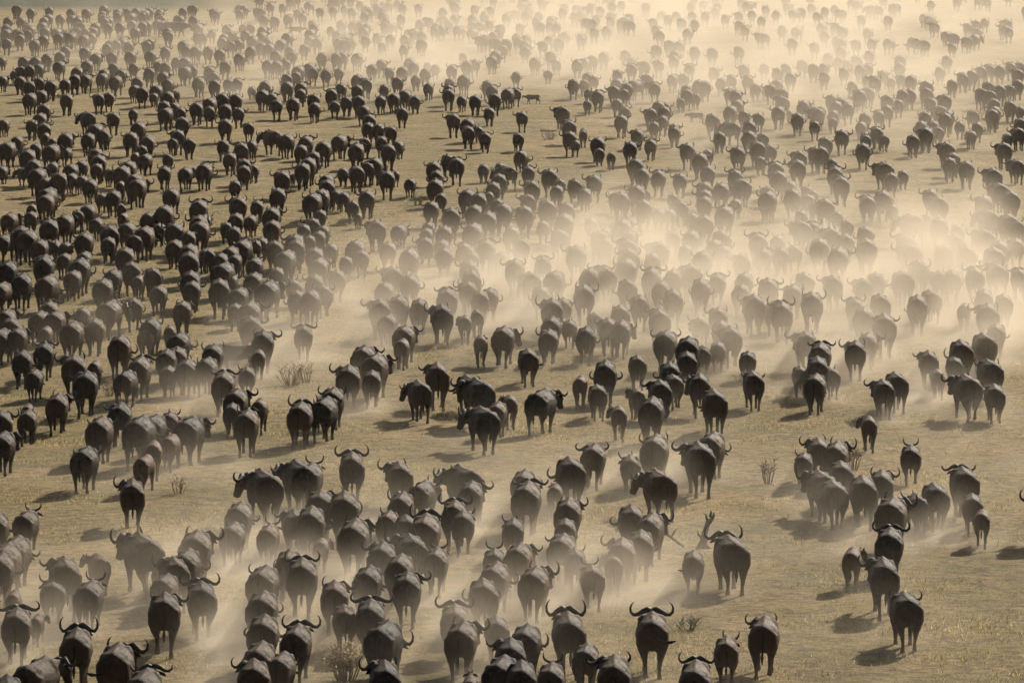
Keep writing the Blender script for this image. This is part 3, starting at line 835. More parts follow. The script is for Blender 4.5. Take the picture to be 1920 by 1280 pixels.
FAR = """FA 0 240 4.8
155,75,105;70,125,140;590,45,150R;410,45,85c;475,90,60c;795,50,120L;930,15,110;1175,40,130L;1325,70,140;1600,20,130L;1560,90,95;1700,95,110;320,140,110;250,195,150L;465,150,140;600,180,95;300,285,150;1275,160,110L;1220,220,80c;1310,235,110;1508,235,100B;860,185,150L;885,245,150;870,320,110;475,310,100;640,325,130L;735,295,110;1155,300,150L;1100,345,150;990,370,80l;20,345,80R;215,360,100l;340,365,150;1210,415,180;1240,460,190R;1085,480,90c;530,400,160;645,410,110;740,430,90;815,465,125;410,445,120;430,540,190;1480,350,115;1672,355,115R;1840,320,145;915,590,80;1020,565,140;1545,545,140L;1090,680,90c;285,685,110c;415,600,150;90,765,130R;280,755,120;795,690,140;700,740,120;585,780,160;870,810,120;1110,765,90c;1480,700,170;1790,650,190B;1340,760,130;1790,790,200L;1150,850,150;440,825,220;190,890,250;1300,890,200;985,880,180L;1570,855,170;1690,930,150;1800,840,180;760,945,165L;1210,955,150;975,985,135;40,960,150;250,920,200;360,1010,150;490,1010,120;590,1030,100;1570,1010,140L;1700,1050,180;1125,1080,170;760,1115,130;400,1145,180;580,1130,130;1700,1120,190;1850,1090,120;1430,860,120
FB 380 240 4.8
185,110,110L;345,135,150B;440,115,100;245,225,120;370,280,140;460,330,75;370,340,130;620,20,150l;760,55,130;930,75,130B;885,155,120;1090,120,140;1000,215,110;950,270,150;900,320,140;1235,65,130R;1385,140,145B;1460,90,110;1610,80,110R;1670,150,180L;1760,115,100;1550,270,160;1490,305,130;1265,360,100;1385,345,140;1660,390,150;1740,390,70c;40,320,100R;715,390,150;805,415,60c;1120,420,120L;1120,470,150;290,475,110;320,620,170L;675,545,150;1065,555,160;990,590,180L;1270,580,100;1200,560,100;1480,565,150L;1350,655,120;1400,765,75c;1870,455,90;490,655,120B;620,720,160;300,770,140;435,790,100;625,835,155;210,850,110;280,890,130R;1060,740,90;990,815,140L;910,870,125L;1085,880,110;1045,930,130;20,780,120;830,960,190L;960,970,110;840,1010,170;530,990,120;470,1010,90;360,1010,170;645,1020,165;250,1070,150;1155,1040,130;1010,1080,160;755,1115,150;1380,1010,170;1430,1105,140;1560,835,165L;1770,870,130R;1670,1030,150;50,1090,110;160,1130,140;290,1140,110;1290,1160,110;1070,1175,160R
FC 760 240 4.8
705,40,90;1015,50,100;1600,20,80c;1480,35,130L;1530,110,90;1735,85,130L;1745,185,90;1850,220,80c;380,240,110;460,270,150;255,305,130L;280,385,140;270,465,150B;705,325,100;850,315,90;910,345,130l;1045,205,120;1105,345,120B;1300,370,150L;1390,460,110;1140,480,150L;1365,520,120;1525,460,140;1700,425,145;1615,545,120;840,415,150;790,490,140;755,575,90c;1105,600,130L;560,555,150L;660,590,150;320,590,110;235,665,140;410,725,210;620,695,150;830,640,120;880,680,190;740,755,170;1070,705,190;1275,650,180;1450,675,150R;1430,775,190;1880,590,100L;210,850,120;350,885,150;190,905,110;610,860,180;1240,840,120;1670,815,120;1390,920,160;1800,900,100L;1750,930,170;1890,840,80;180,990,150L;960,890,150;330,1010,130;530,1040,150B;730,1010,170B;1040,1000,140;1800,990,140;350,1080,150;1540,1060,220;860,1115,110;600,1120,140
FD 1140 240 4.8
265,15,110;600,-10,110;1005,40,100;1270,30,130;1390,50,100;200,125,130;385,105,110;715,140,140L;900,200,100;830,230,140;1170,175,150L;1345,125,140;1460,155,110R;1370,260,100;1720,210,130L;1705,290,150;1870,170,140L;250,275,150;310,365,130;455,385,140B;650,410,130L;900,340,140;1510,310,150;1530,390,170L;870,490,150L;1145,380,140B;1020,495,150;1200,460,190;1440,530,110;1440,570,170L;1640,480,110;1660,550,170;260,520,160L;115,580,170L;350,560,70c;585,595,100;655,660,130R;870,560,150L;870,620,140;320,650,170;1150,640,110;1050,705,170B;1455,655,110;1790,530,110;1800,600,130;1740,745,120;460,730,110;560,740,110;760,770,130;870,790,160;130,825,170R;1870,660,120;580,930,130B;190,930,160R;1740,840,160L;1840,850,150;750,930,150L;1020,930,170;1350,955,170B;1530,965,130L;180,1010,180;960,1010,150;1400,1090,150;1560,1080,150;1680,1060,140;450,1030,170;1880,1010,120;180,1090,200;850,1110,170;1200,1140,150L;400,1130,150;700,1060,140;1040,1060,150
FE 1520 240 4.8
280,20,150R;600,0,110;495,65,100;660,65,80;470,140,150;130,85,130R;90,170,180;920,65,120;1040,-10,150;1140,-10,110;1220,130,140L;1450,30,90;1770,55,80;1740,135,150L;1870,0,120;1850,285,130L;1640,365,200L;1280,225,130;1250,270,130;1400,300,200;190,280,100;220,350,170B;270,440,180;660,310,170L;725,405,130;830,385,100;20,560,80;650,570,170;510,615,150B;740,690,110;130,640,180;240,750,70;1080,555,140L;1150,620,160;1560,610,170L;1700,500,180L;1800,570,190;325,830,110;490,890,150;180,900,170;310,960,150;30,850,100;910,780,180l;1050,780,110;1160,810,200;1320,875,130;1600,740,210l;1780,780,180;1560,915,170L;860,965,230;1300,960,250;80,1000,200;500,1000,200;1700,1020,250;900,1050,250;1200,1050,250;1850,830,150;1400,1060,180;250,1080,200;1650,1080,200;1850,1000,150
GA 0 0 4
20,570,70R;30,895,80;15,430,60;150,575,80;380,605,100;290,585,90;220,610,100;225,700,140L;310,680,90;330,780,110;300,850,150;240,900,90L;330,925,110;500,705,110L;490,595,80L;560,560,90;645,560,85B;740,705,90L;815,695,85;870,570,110B;655,840,110l;850,845,100L;1000,820,70;1040,915,110L;720,930,130B;790,990,80;1030,580,110L;1010,640,80;1065,655,95;1120,510,100B;780,520,100;770,550,80;1225,540,80;1155,700,60L;1175,640,90L;1260,590,110;1320,680,60;1260,690,130;1230,760,110;1245,810,100;1310,770,80;1355,810,80;1365,880,130;1390,500,120L;1490,580,110;1475,770,130L;1575,735,100L;1570,800,90;1570,500,100B;1605,540,100;1610,600,120L;1690,460,100L;1720,590,80;1780,590,80;1670,700,110;1770,705,100;1690,785,100;1790,810,90R;1690,895,140L;1865,920,85L;1890,650,60L;1440,490,90;655,455,100L;580,505,90;850,475,80;1000,475,75;910,520,80;1190,460,80;1240,470,80;160,500,80;220,490,120L;290,480,80;110,530,60;450,390,120L;350,405,100;445,460,110;270,425,80;180,425,90;640,355,130L;720,400,140;840,390,100;490,350,80;980,385,100;1130,380,90;1240,355,110;1100,310,100L;965,315,80;870,300,90;800,330,90;440,250,90;540,240,90;630,265,100;340,205,120;230,195,80;50,220,90;50,290,120;150,260,110;260,300,110;1400,340,120L;1470,350,100;1560,350,120;1650,370,90;1730,310,90;1700,190,110;1590,225,60;1680,255,80;1830,180,90;1840,230,110;1520,250,70;1310,165,120S;1220,160,120;1070,165,100;990,155,110;810,175,100;900,170,100;120,40,140;230,65,100;370,55,130;530,65,100;650,65,90;780,40,120;880,70,90;1020,60,100;1200,70,90;1120,60,80;450,110,90;330,130,110;590,120,90;60,130,120;160,130,80;1370,60,80;1450,40,90;1620,80,110;1830,40,90;700,210,90;640,215,90;1350,120,90;1450,120,90;1180,150,80;1330,430,80;1800,400,100;1880,350,90;1390,430,90
GB 480 0 4
90,450,85L;160,460,80;220,445,80;320,495,90;400,475,110;425,505,110R;300,540,80;230,555,100;65,610,110;50,675,100;235,615,110L;340,620,90;335,670,80;120,700,80;155,750,90;280,735,130L;435,705,110L;440,770,90;525,520,80;620,515,70;565,670,110B;590,760,80;680,725,90L;640,625,80L;770,720,110L;810,790,90;760,560,90;820,590,100B;760,640,90;850,860,110L;840,920,90;920,930,90;1010,950,90L;935,720,80;1035,700,90L;1120,675,110;1195,720,80;1095,810,90L;870,485,80;940,450,90R;1000,515,70;960,635,70;1060,580,100R;1100,500,90;1155,435,90;1180,470,80;1200,565,70;1270,515,80;1285,470,60;1345,485,65;1295,625,70;1470,490,80B;1450,590,80;1445,640,100B;1445,670,120L;1480,855,120L;1590,890,110;1590,950,100;1670,950,70;1720,995,90;1545,720,70;1645,715,90L;1560,560,90;1580,455,100;1640,445,90;1770,420,120;1735,605,90;1770,640,90;1790,705,100;1890,665,90;1750,810,80L;460,285,120L;495,395,80;600,400,90;650,395,90;620,290,80;710,290,90;760,400,90;360,335,70;260,350,110;150,380,110;100,330,80;40,320,90;265,385,110;300,200,140S;425,150,60;430,180,70;560,200,60;640,155,90;730,160,90;830,180,80;820,270,90;60,110,90;110,15,100;200,30,70;480,60,100;580,50,80;670,40,100;780,10,90;350,100,80;240,110,80;1000,20,100;1100,30,100;1220,30,100;1230,150,100;950,90,90;1640,40,100;1760,50,80;1620,160,90;1750,160,100;1880,100,90;1780,240,90;1340,200,90;1240,240,100;1120,260,80;950,320,60;1010,260,80;1110,340,70;1550,400,60;1850,340,90;1800,380,90;1400,60,100;1500,20,100;50,200,90R;720,60,90;850,60,90;900,20,90
GC 960 0 4
30,540,70;270,530,60;330,455,65;175,430,85;290,390,80;490,450,90;540,435,80;600,420,80;690,390,90;850,380,80;1080,340,120;460,595,95;540,600,70;570,545,80;610,570,80R;30,665,80;155,710,130S;75,840,90L;375,800,110L;425,905,110;535,960,60c;575,670,65;645,680,100B;565,755,65;765,645,110L;790,745,80;845,800,80;820,865,100;840,670,80;790,525,80R;790,590,90;900,440,80;895,480,90;990,460,90;1100,450,80;1215,420,120;1220,380,80;1370,350,120;1500,360,120;1010,560,100R;860,625,110;930,600,110r;1070,620,90B;1100,760,110;1150,770,90;1040,815,100L;1140,800,110;1130,870,90;1065,915,80;1205,560,80;1290,550,80;1330,480,90;1310,640,100;1310,670,110;1375,705,70;1265,740,60;1400,600,100;1450,610,90;1380,845,120S;1500,855,120;1215,930,90;940,970,90L;1635,915,120l;1515,505,110R;1570,585,80;1645,565,80;1740,485,90;1700,350,130;1770,570,90;1825,630,80;1890,480,70;1900,650,60;1630,670,80;1680,680,90R;1690,750,90R;1640,795,100;1740,830,90;1850,850,90;1780,910,110;1555,995,90;40,250,80;110,260,80;290,160,80;400,240,100;350,290,90;520,270,70;630,120,80;740,130,70;880,110,100;1060,140,100;1080,190,120;1230,90,90;1350,90,100;1450,90,90;1370,150,100;1340,20,100;1540,20,80;200,90,100;100,90,90;60,180,100;750,20,100;820,10,90;380,60,90;480,40,90;100,350,90;230,310,80;1170,120,80;1800,80,100;1700,90,80;1760,10,90;1600,110,80
GD 1440 0 4
70,600,100;170,545,100R;70,510,90;130,480,80;255,450,110;340,480,90;420,475,90;530,430,100;600,460,90;660,420,80;420,540,80;570,510,80;690,490,100;750,480,90;760,380,100;800,575,90;740,570,70;860,530,90R;920,585,65;990,420,80;985,470,90;1000,560,80;1075,565,95;1185,610,110R;1185,660,130R;1060,670,110;1010,675,120;1290,505,80;1340,420,80;1380,330,60;1380,600,80;1460,550,90;1530,530,90;1600,500,90;1660,485,90;1740,490,90;1820,470,90;1890,470,80;1870,520,100;20,635,90;110,670,80;105,725,100B;80,800,120;160,830,50c;220,850,100;265,755,100;310,770,80;365,810,110;400,800,70;350,910,85;480,710,120L;545,735,100;510,760,130;600,770,100R;490,830,80;485,885,70;630,615,70;680,670,90;690,680,110;750,660,90;890,715,90;890,790,120R;830,830,90;725,850,90;700,915,80;815,955,100B;730,990,80;980,750,80;1215,735,80;1325,710,100L;1290,795,110;1350,830,110;1330,850,110;1175,840,90;1150,910,100;1180,960,110;1240,910,100;1440,910,80;1535,830,80;1570,920,90;1520,985,80;1600,665,110;1650,615,90;1740,640,100;1660,680,120;1690,740,90;1680,820,120;1700,800,100;1810,640,80;1870,600,90;1815,760,95;1890,800,70;1890,890,90;180,290,120;350,320,100;550,350,110;660,300,100;780,290,80;450,400,90;1500,180,90;1200,120,90;900,120,90;250,60,100;500,40,100;700,120,90;60,80,100"""
GROUP = "buffaloes of the herd walking away"
rnd = random.Random(11)

def tint(kind, label=''):
    if kind == 'C' or any(w in label for w in ('russet', 'rust', 'orange', 'red', 'rosy')):
        c = (.085, .045, .024)
    elif 'tan' in label or kind == 'Y':
        c = (.058, .038, .025)
    elif any(w in label for w in ('black', 'dark')):
        c = (.024, .016, .011)
    else:
        c = (.052, .028, .013)
    j = rnd.uniform(.22, .55)
    if kind != 'A' or c[0] > .05: j = rnd.uniform(.6, 1.05)
    return tuple(v * j for v in c)

def place(px, py, w, kind, yaw, pose):
    """ground point and size from the pixel of the back's top and the width of the rump"""
    top = 1.46
    size = .95
    for _ in range(3):
        g = at(px, py, top * size)
        dist = math.hypot(g.y, CAM_H)
        s = FPX / dist
        wide = .86 if kind != 'C' else .74
        raw = w / (wide * s)
        lo, hi = {'A': (.90, 1.10), 'Y': (.74, .92), 'C': (.50, .78)}[kind]
        size = min(hi, max(lo, raw))
    return g.x, g.y, size

HERD_SPOTS = []
rows = []
for line in NEAR.strip().split('\n'):
    a, label = line.split('|')
    px, py, w, kind, pose, yaw = a.split()
    rows.append([float(px), float(py), float(w), kind, pose, float(yaw), label])
order = sorted(range(len(rows)), key=lambda i: -(rows[i][2] + (rows[i][1] - 450) * .03 + (8 if rows[i][3] == 'C' else 0)))
big = set(order[:300])
far = []
def jitter_yaw(yaw):
    return yaw * (.33 if abs(yaw) < 60 else 1) + max(-7.0, min(7.0, rnd.gauss(0, 3.6))) - 1
PH = (-1.0, -.4, .5, 1.0)
taken = []
for i, (px, py, w, kind, pose, yaw, label) in enumerate(rows):
    x, y, size = place(px, py, w, kind, yaw, pose)
    yaw = jitter_yaw(yaw)
    HERD_SPOTS.append((x, y))
    if i not in big:
        far.append((x, y, size, kind, pose, yaw, tint(kind, label))); continue
    phase = rnd.choice(PH) if pose in 'BLR' or pose == 'N' else rnd.choice((-1.0, .5))
    if kind == 'C':
        phase = rnd.choice((-1.0, .5))
        if pose in 'r':
            pose = 'r'
    body, parts = library(kind, pose, phase, rnd.choice((0, 0, 1, 2, 3, 4)))
    nm = {'A': 'buffalo', 'Y': 'young_buffalo', 'C': 'buffalo_calf'}[kind]
    o = link(bpy.data.objects.new(nm, body))
    o.location = (x, y, 0); o.rotation_euler = (0, 0, R(yaw)); o.scale = (size * rnd.uniform(.90, 1.0), size * rnd.uniform(.90, 1.02), size * rnd.uniform(.98, 1.02))
    col = tint(kind, label)
    o.color = (*col, 1)
    tag(o, label=label, category='buffalo calf' if kind == 'C' else 'buffalo', group=GROUP)
    flick = 0
    if 'tail' in label:
        flick = {218: -1, 722: 1, 1223: 1, 1300: -1, 990: 1, 336: 1}.get(int(px), 0)
    for pn, me in parts + [('tail', TAILS[(flick, kind == 'C')])]:
        c = link(bpy.data.objects.new(pn, me)); c.parent = o
        c.color = (*col, 1)

# the rest of the herd, farther off
for block in FAR.strip().split('\n'):
    if block[:2].isalpha() and ' ' in block:
        _, ox, oy, z = block.split(); ox, oy, z = float(ox), float(oy), float(z); continue
    for item in block.split(';'):
        a, b, c = item.split(',')
        code = c[-1] if c[-1].isalpha() else 'N'
        w = float(c.rstrip('BLRNlrcS')) / z
        px, py = ox + float(a) / z, oy + float(b) / z
        kind = 'C' if code == 'c' else 'A'
        yaw = 0
        pose = code if code in 'BLRlr' else 'N'
        if code == 'N': pose = rnd.choice('NNNNBLR')
        if code == 'S':
            pose, yaw = 'S', (84 if px > 900 else -84)
        if code == 'l': yaw = 40
        if code == 'r': yaw = -40
        w2 = min(w, 44) if code != 'S' else (30 if px < 500 else 9)
        s_here = FPX / math.hypot(at(px, py, 1.4).y, CAM_H)
        if kind == 'A' and (w < .72 * s_here or code == 'S' and px > 550): kind = 'C' if code == 'S' else 'Y'
        x, y, size = place(px, py, w2, kind, yaw, pose)
        HERD_SPOTS.append((x, y))
        far.append((x, y, size, kind, pose, jitter_yaw(yaw), tint(kind)))
# a few more beyond the top rows, along the far edge of the herd
for k in range(330):
    px, py = rnd.uniform(-30, 1950), rnd.uniform(-22, 78)
    if px < 480 and py < 9 or px > 1000 and rnd.random() < .35: continue
    x, y, size = place(px, py, 20, 'A', 0, 'N')
    far.append((x, y, size, rnd.choice('AAY'), rnd.choice('NNBLRlr'), rnd.gauss(-2, 9), tint('A')))

def lod(kind, pose):
    key = ('lod', kind, pose)
    if key in LIB: return LIB[key]
    phase = {'B': -1.0, 'N': .5, 'L': -.4, 'R': 1.0}.get(pose, -1.0)
    if kind == 'C': phase = -1.0 if pose != 'N' else .5
    body, parts = library(kind, pose, phase)
    o = bpy.data.objects.new("tmp", body); link(o)
    d = o.modifiers.new("d", 'DECIMATE'); d.ratio = .14
    dg = bpy.context.evaluated_depsgraph_get()
    me = bpy.data.meshes.new_from_object(o.evaluated_get(dg), depsgraph=dg)
    bpy.data.objects.remove(o)
    V, T = [], []
    off = 0
    for m in [me] + [p[1] for p in parts] + [TAILS[(0, kind == 'C')]]:
        m.calc_loop_triangles()
        v = np.empty(len(m.vertices) * 3, np.float32); m.vertices.foreach_get("co", v)
        t = np.empty(len(m.loop_triangles) * 3, np.int32); m.loop_triangles.foreach_get("vertices", t)
        V.append(v.reshape(-1, 3)); T.append(t.reshape(-1, 3) + off); off += len(m.vertices)
    LIB[key] = (np.concatenate(V), np.concatenate(T))
    return LIB[key]
Vs, Ts, Cs, off = [], [], [], 0
for (x, y, size, kind, pose, yaw, col) in far:
    v, t = lod(kind, pose)
    a = R(yaw); c, s = math.cos(a) * size, math.sin(a) * size
    w = np.stack([v[:, 0] * c - v[:, 1] * s + x, v[:, 0] * s + v[:, 1] * c + y, v[:, 2] * size], 1)
    Vs.append(w); Ts.append(t + off); off += len(v)
    Cs.append(np.tile(np.array([*col, 1], np.float32), (len(v), 1)))
v = np.concatenate(Vs).astype(np.float32); t = np.concatenate(Ts).astype(np.int32); c = np.concatenate(Cs)
me = bpy.data.meshes.new("herd")
me.vertices.add(len(v)); me.vertices.foreach_set("co", v.ravel())
me.loops.add(t.size); me.loops.foreach_set("vertex_index", t.ravel())
me.polygons.add(len(t)); me.polygons.foreach_set("loop_start", np.arange(len(t), dtype=np.int32) * 3)
me.update(calc_edges=True)
me.polygons.foreach_set("use_smooth", np.ones(len(t), bool))
ca = me.color_attributes.new("tint", 'FLOAT_COLOR', 'POINT'); ca.data.foreach_set("color", c.ravel())
me.materials.append(M_HERD)
tag(link(bpy.data.objects.new("distant_herd", me)), kind='stuff', label='distant mass of hundreds of buffaloes fading into dust', category='herd')
print("HERD tris", len(t), "far", len(far), "near", len(big))

# ------------------------------------------------------------------ dead stump, branches, dry bushes
def stump():
    g = at(1322, 1026)
    e = bpy.data.objects.new("dead_tree", None); link(e); e.location = g; e.scale = (.9, .9, .86)
    tag(e, label='pale broken dead tree stump with stubby forked top standing in dust', category='tree stump')
    bm = bmesh.new()
    tube(bm, [(-.12, 0, -.1), (-.06, 0, .15), (.0, 0, .5), (.10, 0, .85), (.14, 0, .92)], [.20, .13, .09, .075, .06], 12)
    tube(bm, [(-.08, 0, .3), (-.2, 0, .42), (-.24, .02, .55)], [.05, .035, .012], 8)
    tube(bm, [(-.05, 0, .1), (.12, -.05, -.02), (.22, -.1, -.08)], [.1, .07, .04], 8)
    t = bpy.data.objects.new("trunk", part_mesh("trunk", bm, M_WOOD)); link(t); t.parent = e
    for pts, r in (([(.12, 0, .80), (.22, 0, .96), (.27, .02, 1.06), (.27, .02, 1.16)], [.07, .06, .04, .012]), ([(.10, 0, .80), (.05, .02, .96), (.03, .03, 1.03), (.02, .03, 1.10)], [.055, .045, .03, .01]), ([(.15, 0, 1.0), (.19, 0, 1.15), (.17, 0, 1.24)], [.05, .03, .01])):
        bm = bmesh.new(); tube(bm, pts, r, 8)
        b = bpy.data.objects.new("branch", part_mesh("branch", bm, M_WOOD)); link(b); b.parent = e
stump()
def branch(name, px, py, pts, r, label):
    g = at(px, py)
    bm = bmesh.new()
    tube(bm, pts, r, 8)
    q = Vector(pts[len(pts) // 2])
    for k in range(4):
        d = Vector((rnd.uniform(-.5, .5), rnd.uniform(-.3, .3), rnd.uniform(.1, .4)))
        tube(bm, [q, q + d * .5, q + d], [.025, .017, .006], 6)
    o = link(bpy.data.objects.new(name, part_mesh(name, bm, M_WOOD))); o.location = g
    tag(o, label=label, category='branch')
branch("fallen_branch", 1258, 1030, [(-.35, 0, .62), (0, 0, .35), (.35, .1, .08)], [.02, .035, .04], 'thin pale branch leaning over the ground beside the dead stump')
def bush(px, py, wid, hgt, n, label, leafy=False):
    g = at(px, py)
    e = link(bpy.data.objects.new("dry_bush", None)); e.location = g
    tag(e, label=label, category='bush')
    bm = bmesh.new()
    tips = []
    for k in range(n):
        a = rnd.uniform(0, 6.28); sp = rnd.uniform(.15, .5) * wid
        h = hgt * rnd.uniform(.5, 1)
        b0 = Vector((math.cos(a) * sp * .35, math.sin(a) * sp * .35, -.03))
        p1 = b0 + Vector((math.cos(a) * sp * .3, math.sin(a) * sp * .3, h * .45))
        p2 = p1 + Vector((rnd.uniform(-.15, .15) * wid, rnd.uniform(-.15, .15) * wid, h * .55))
        tube(bm, [b0, p1, p2], [.014, .010, .003], 5)
        for q in range(3):
            d = Vector((rnd.uniform(-.2, .2), rnd.uniform(-.2, .2), rnd.uniform(.05, .22)))
            s0 = p1.lerp(p2, rnd.uniform(0, .9))
            tube(bm, [s0, s0 + d * .6, s0 + d], [.008, .006, .002], 4)
            tips.append(s0 + d)
    o = link(bpy.data.objects.new("twigs", part_mesh("twigs", bm, M_TWIG))); o.parent = e
    bm = bmesh.new()
    for p in tips * 3 if leafy else tips[::4]:
        c = p + Vector((rnd.gauss(0, .05), rnd.gauss(0, .05), rnd.gauss(0, .04)))
        a = rnd.uniform(0, 6.28); l = .035
        v = [bm.verts.new(c + Vector((math.cos(a + t) * l, math.sin(a + t) * l * .5, z * l))) for t, z in ((0, 0), (2.1, .8), (4.2, -.3))]
        bm.faces.new(v)
    o = link(bpy.data.objects.new("foliage", part_mesh("foliage", bm, M_STRAW, False))); o.parent = e
for b in ((545, 722, 1.4, .85, 22, 'bare twiggy bush in pale dust left of the overlapping foursome'),
          (575, 716, .8, .9, 12, 'taller thin twigs beside the bare twiggy bush in pale dust'),
          (1440, 905, .9, .85, 18, 'twiggy dry bush on open ground right of the dead stump'),
          (1385, 725, .6, .55, 10, 'small scratchy shrub left of the buffalo with little hooked horn'),
          (1030, 262, 1.6, .7, 26, 'low dark shrub in the clear ground near the upper middle'),
          (783, 386, 1.2, .8, 20, 'dark shrub beside a lone rump in the upper middle'),
          (1498, 250, 1.3, .7, 20, 'low brownish shrub at upper right between walking rumps'),
          (850, 790, 1.3, .45, 20, 'low tangled twigs left of the muzzle lowered buffalo'),
          (205, 742, .8, .5, 12, 'small weed tuft between two rumps on the left'),
          (335, 925, .7, .6, 10, 'sprig with dark seed heads right of the swept horn adult'),
          (1290, 1180, 1.0, .35, 16, 'low sparse weeds right of the rolled horn adult'),
          (1600, 880, .8, .9, 14, 'twigs poking up behind the tight knot'),
          (1215, 1025, .8, .8, 8, 'wispy tall dry stems beside the faint pale horned adult')):
    bush(*b)
bush(648, 1278, 1.1, .95, 46, 'leafy dry bush at the bottom edge left of the tail swinger', True)

# ------------------------------------------------------------------ dust raised by the hooves
# one density map laid over the ground (points in the picture are only used to find where on the ground each cloud stands)
DUST = """1500 565 440 50 0.21
1850 580 250 85 0.20
1080 560 200 46 0.16
1200 500 260 40 0.05
1650 470 300 40 0.035
700 575 100 45 0.11
640 650 120 50 0.10
560 690 120 36 0.14
420 750 90 36 0.08
1800 680 180 60 0.12
1450 690 220 44 0.10
960 610 140 66 0.09
1500 740 160 40 0.11
1720 750 150 40 0.11
1150 700 160 40 0.05
640 775 130 28 0.15
330 790 120 28 0.10
150 700 160 40 0.035
500 1070 200 60 0.22
1000 1060 190 50 0.26
740 1160 160 50 0.26
440 1230 80 90 0.38
880 1260 150 50 0.24
600 1250 90 50 0.28
1200 1130 150 44 0.30
1010 1160 130 40 0.28
200 1180 180 36 0.15
60 1120 100 30 0.12
60 1250 140 40 0.18
1330 1020 140 36 0.16
1500 1030 130 36 0.14
860 1020 160 50 0.20
1720 1020 220 40 0.15
1850 900 160 60 0.10
1800 800 170 60 0.10
1250 900 200 40 0.08
280 900 220 26 0.10
500 880 180 26 0.07
110 920 120 26 0.05
960 920 300 60 0.07
1300 920 300 80 0.05
1550 1200 300 60 0.05
1250 1250 200 40 0.08
1700 70 520 80 0.055
1100 80 350 60 0.045
760 110 250 50 0.028
420 80 280 50 0.014
120 90 200 40 0.010
250 140 250 30 0.009
420 185 140 20 0.016
1500 170 450 30 0.026
900 165 250 24 0.026
1350 800 600 420 0.026
1650 380 420 180 0.028
800 980 400 200 0.014
1550 1180 380 80 0.05
300 1080 350 120 0.02
1400 0 600 45 0.045
600 10 300 30 0.012
600 1130 560 150 0.10
1150 880 180 40 0.06
380 1000 160 40 0.06"""
def dust_field(X, Y):
    """optical density per metre near the ground at world X, Y"""
    px = 960 + X / Y * FPX
    D = np.zeros_like(X)
    for ln in DUST.strip().split('\n'):
        u, v, ru, rv, s = [float(q) for q in ln.split()[:5]]
        c = at(u, v)
        rx = ru / FPX * c.y
        a, b = at(u, v + rv).y, at(u, v - rv).y
        ry = np.where(Y < c.y, c.y - a, b - c.y)
        D += 1.5 * s * np.exp(-((X - c.x) / rx) ** 2 - ((Y - c.y) / ry) ** 2)
    T = np.zeros_like(X)
    ax, ay = X[0, 1] - X[0, 0], Y[1, 0] - Y[0, 0]
    sx, sy = max(.8, ax * .9), max(1.9, ay * .9)
    for (hx, hy) in HERD_SPOTS:       # every walking animal raises its own puff, trailing behind it
        if X.min() - 5 < hx < X.max() + 5 and Y.min() - 8 < hy < Y.max() + 8:
            T += np.exp(-((X - hx + .4) / sx) ** 2 - ((Y - hy + 1.3) / sy) ** 2)
    return D * (.40 + 1.15 * np.minimum(T, 1.6))

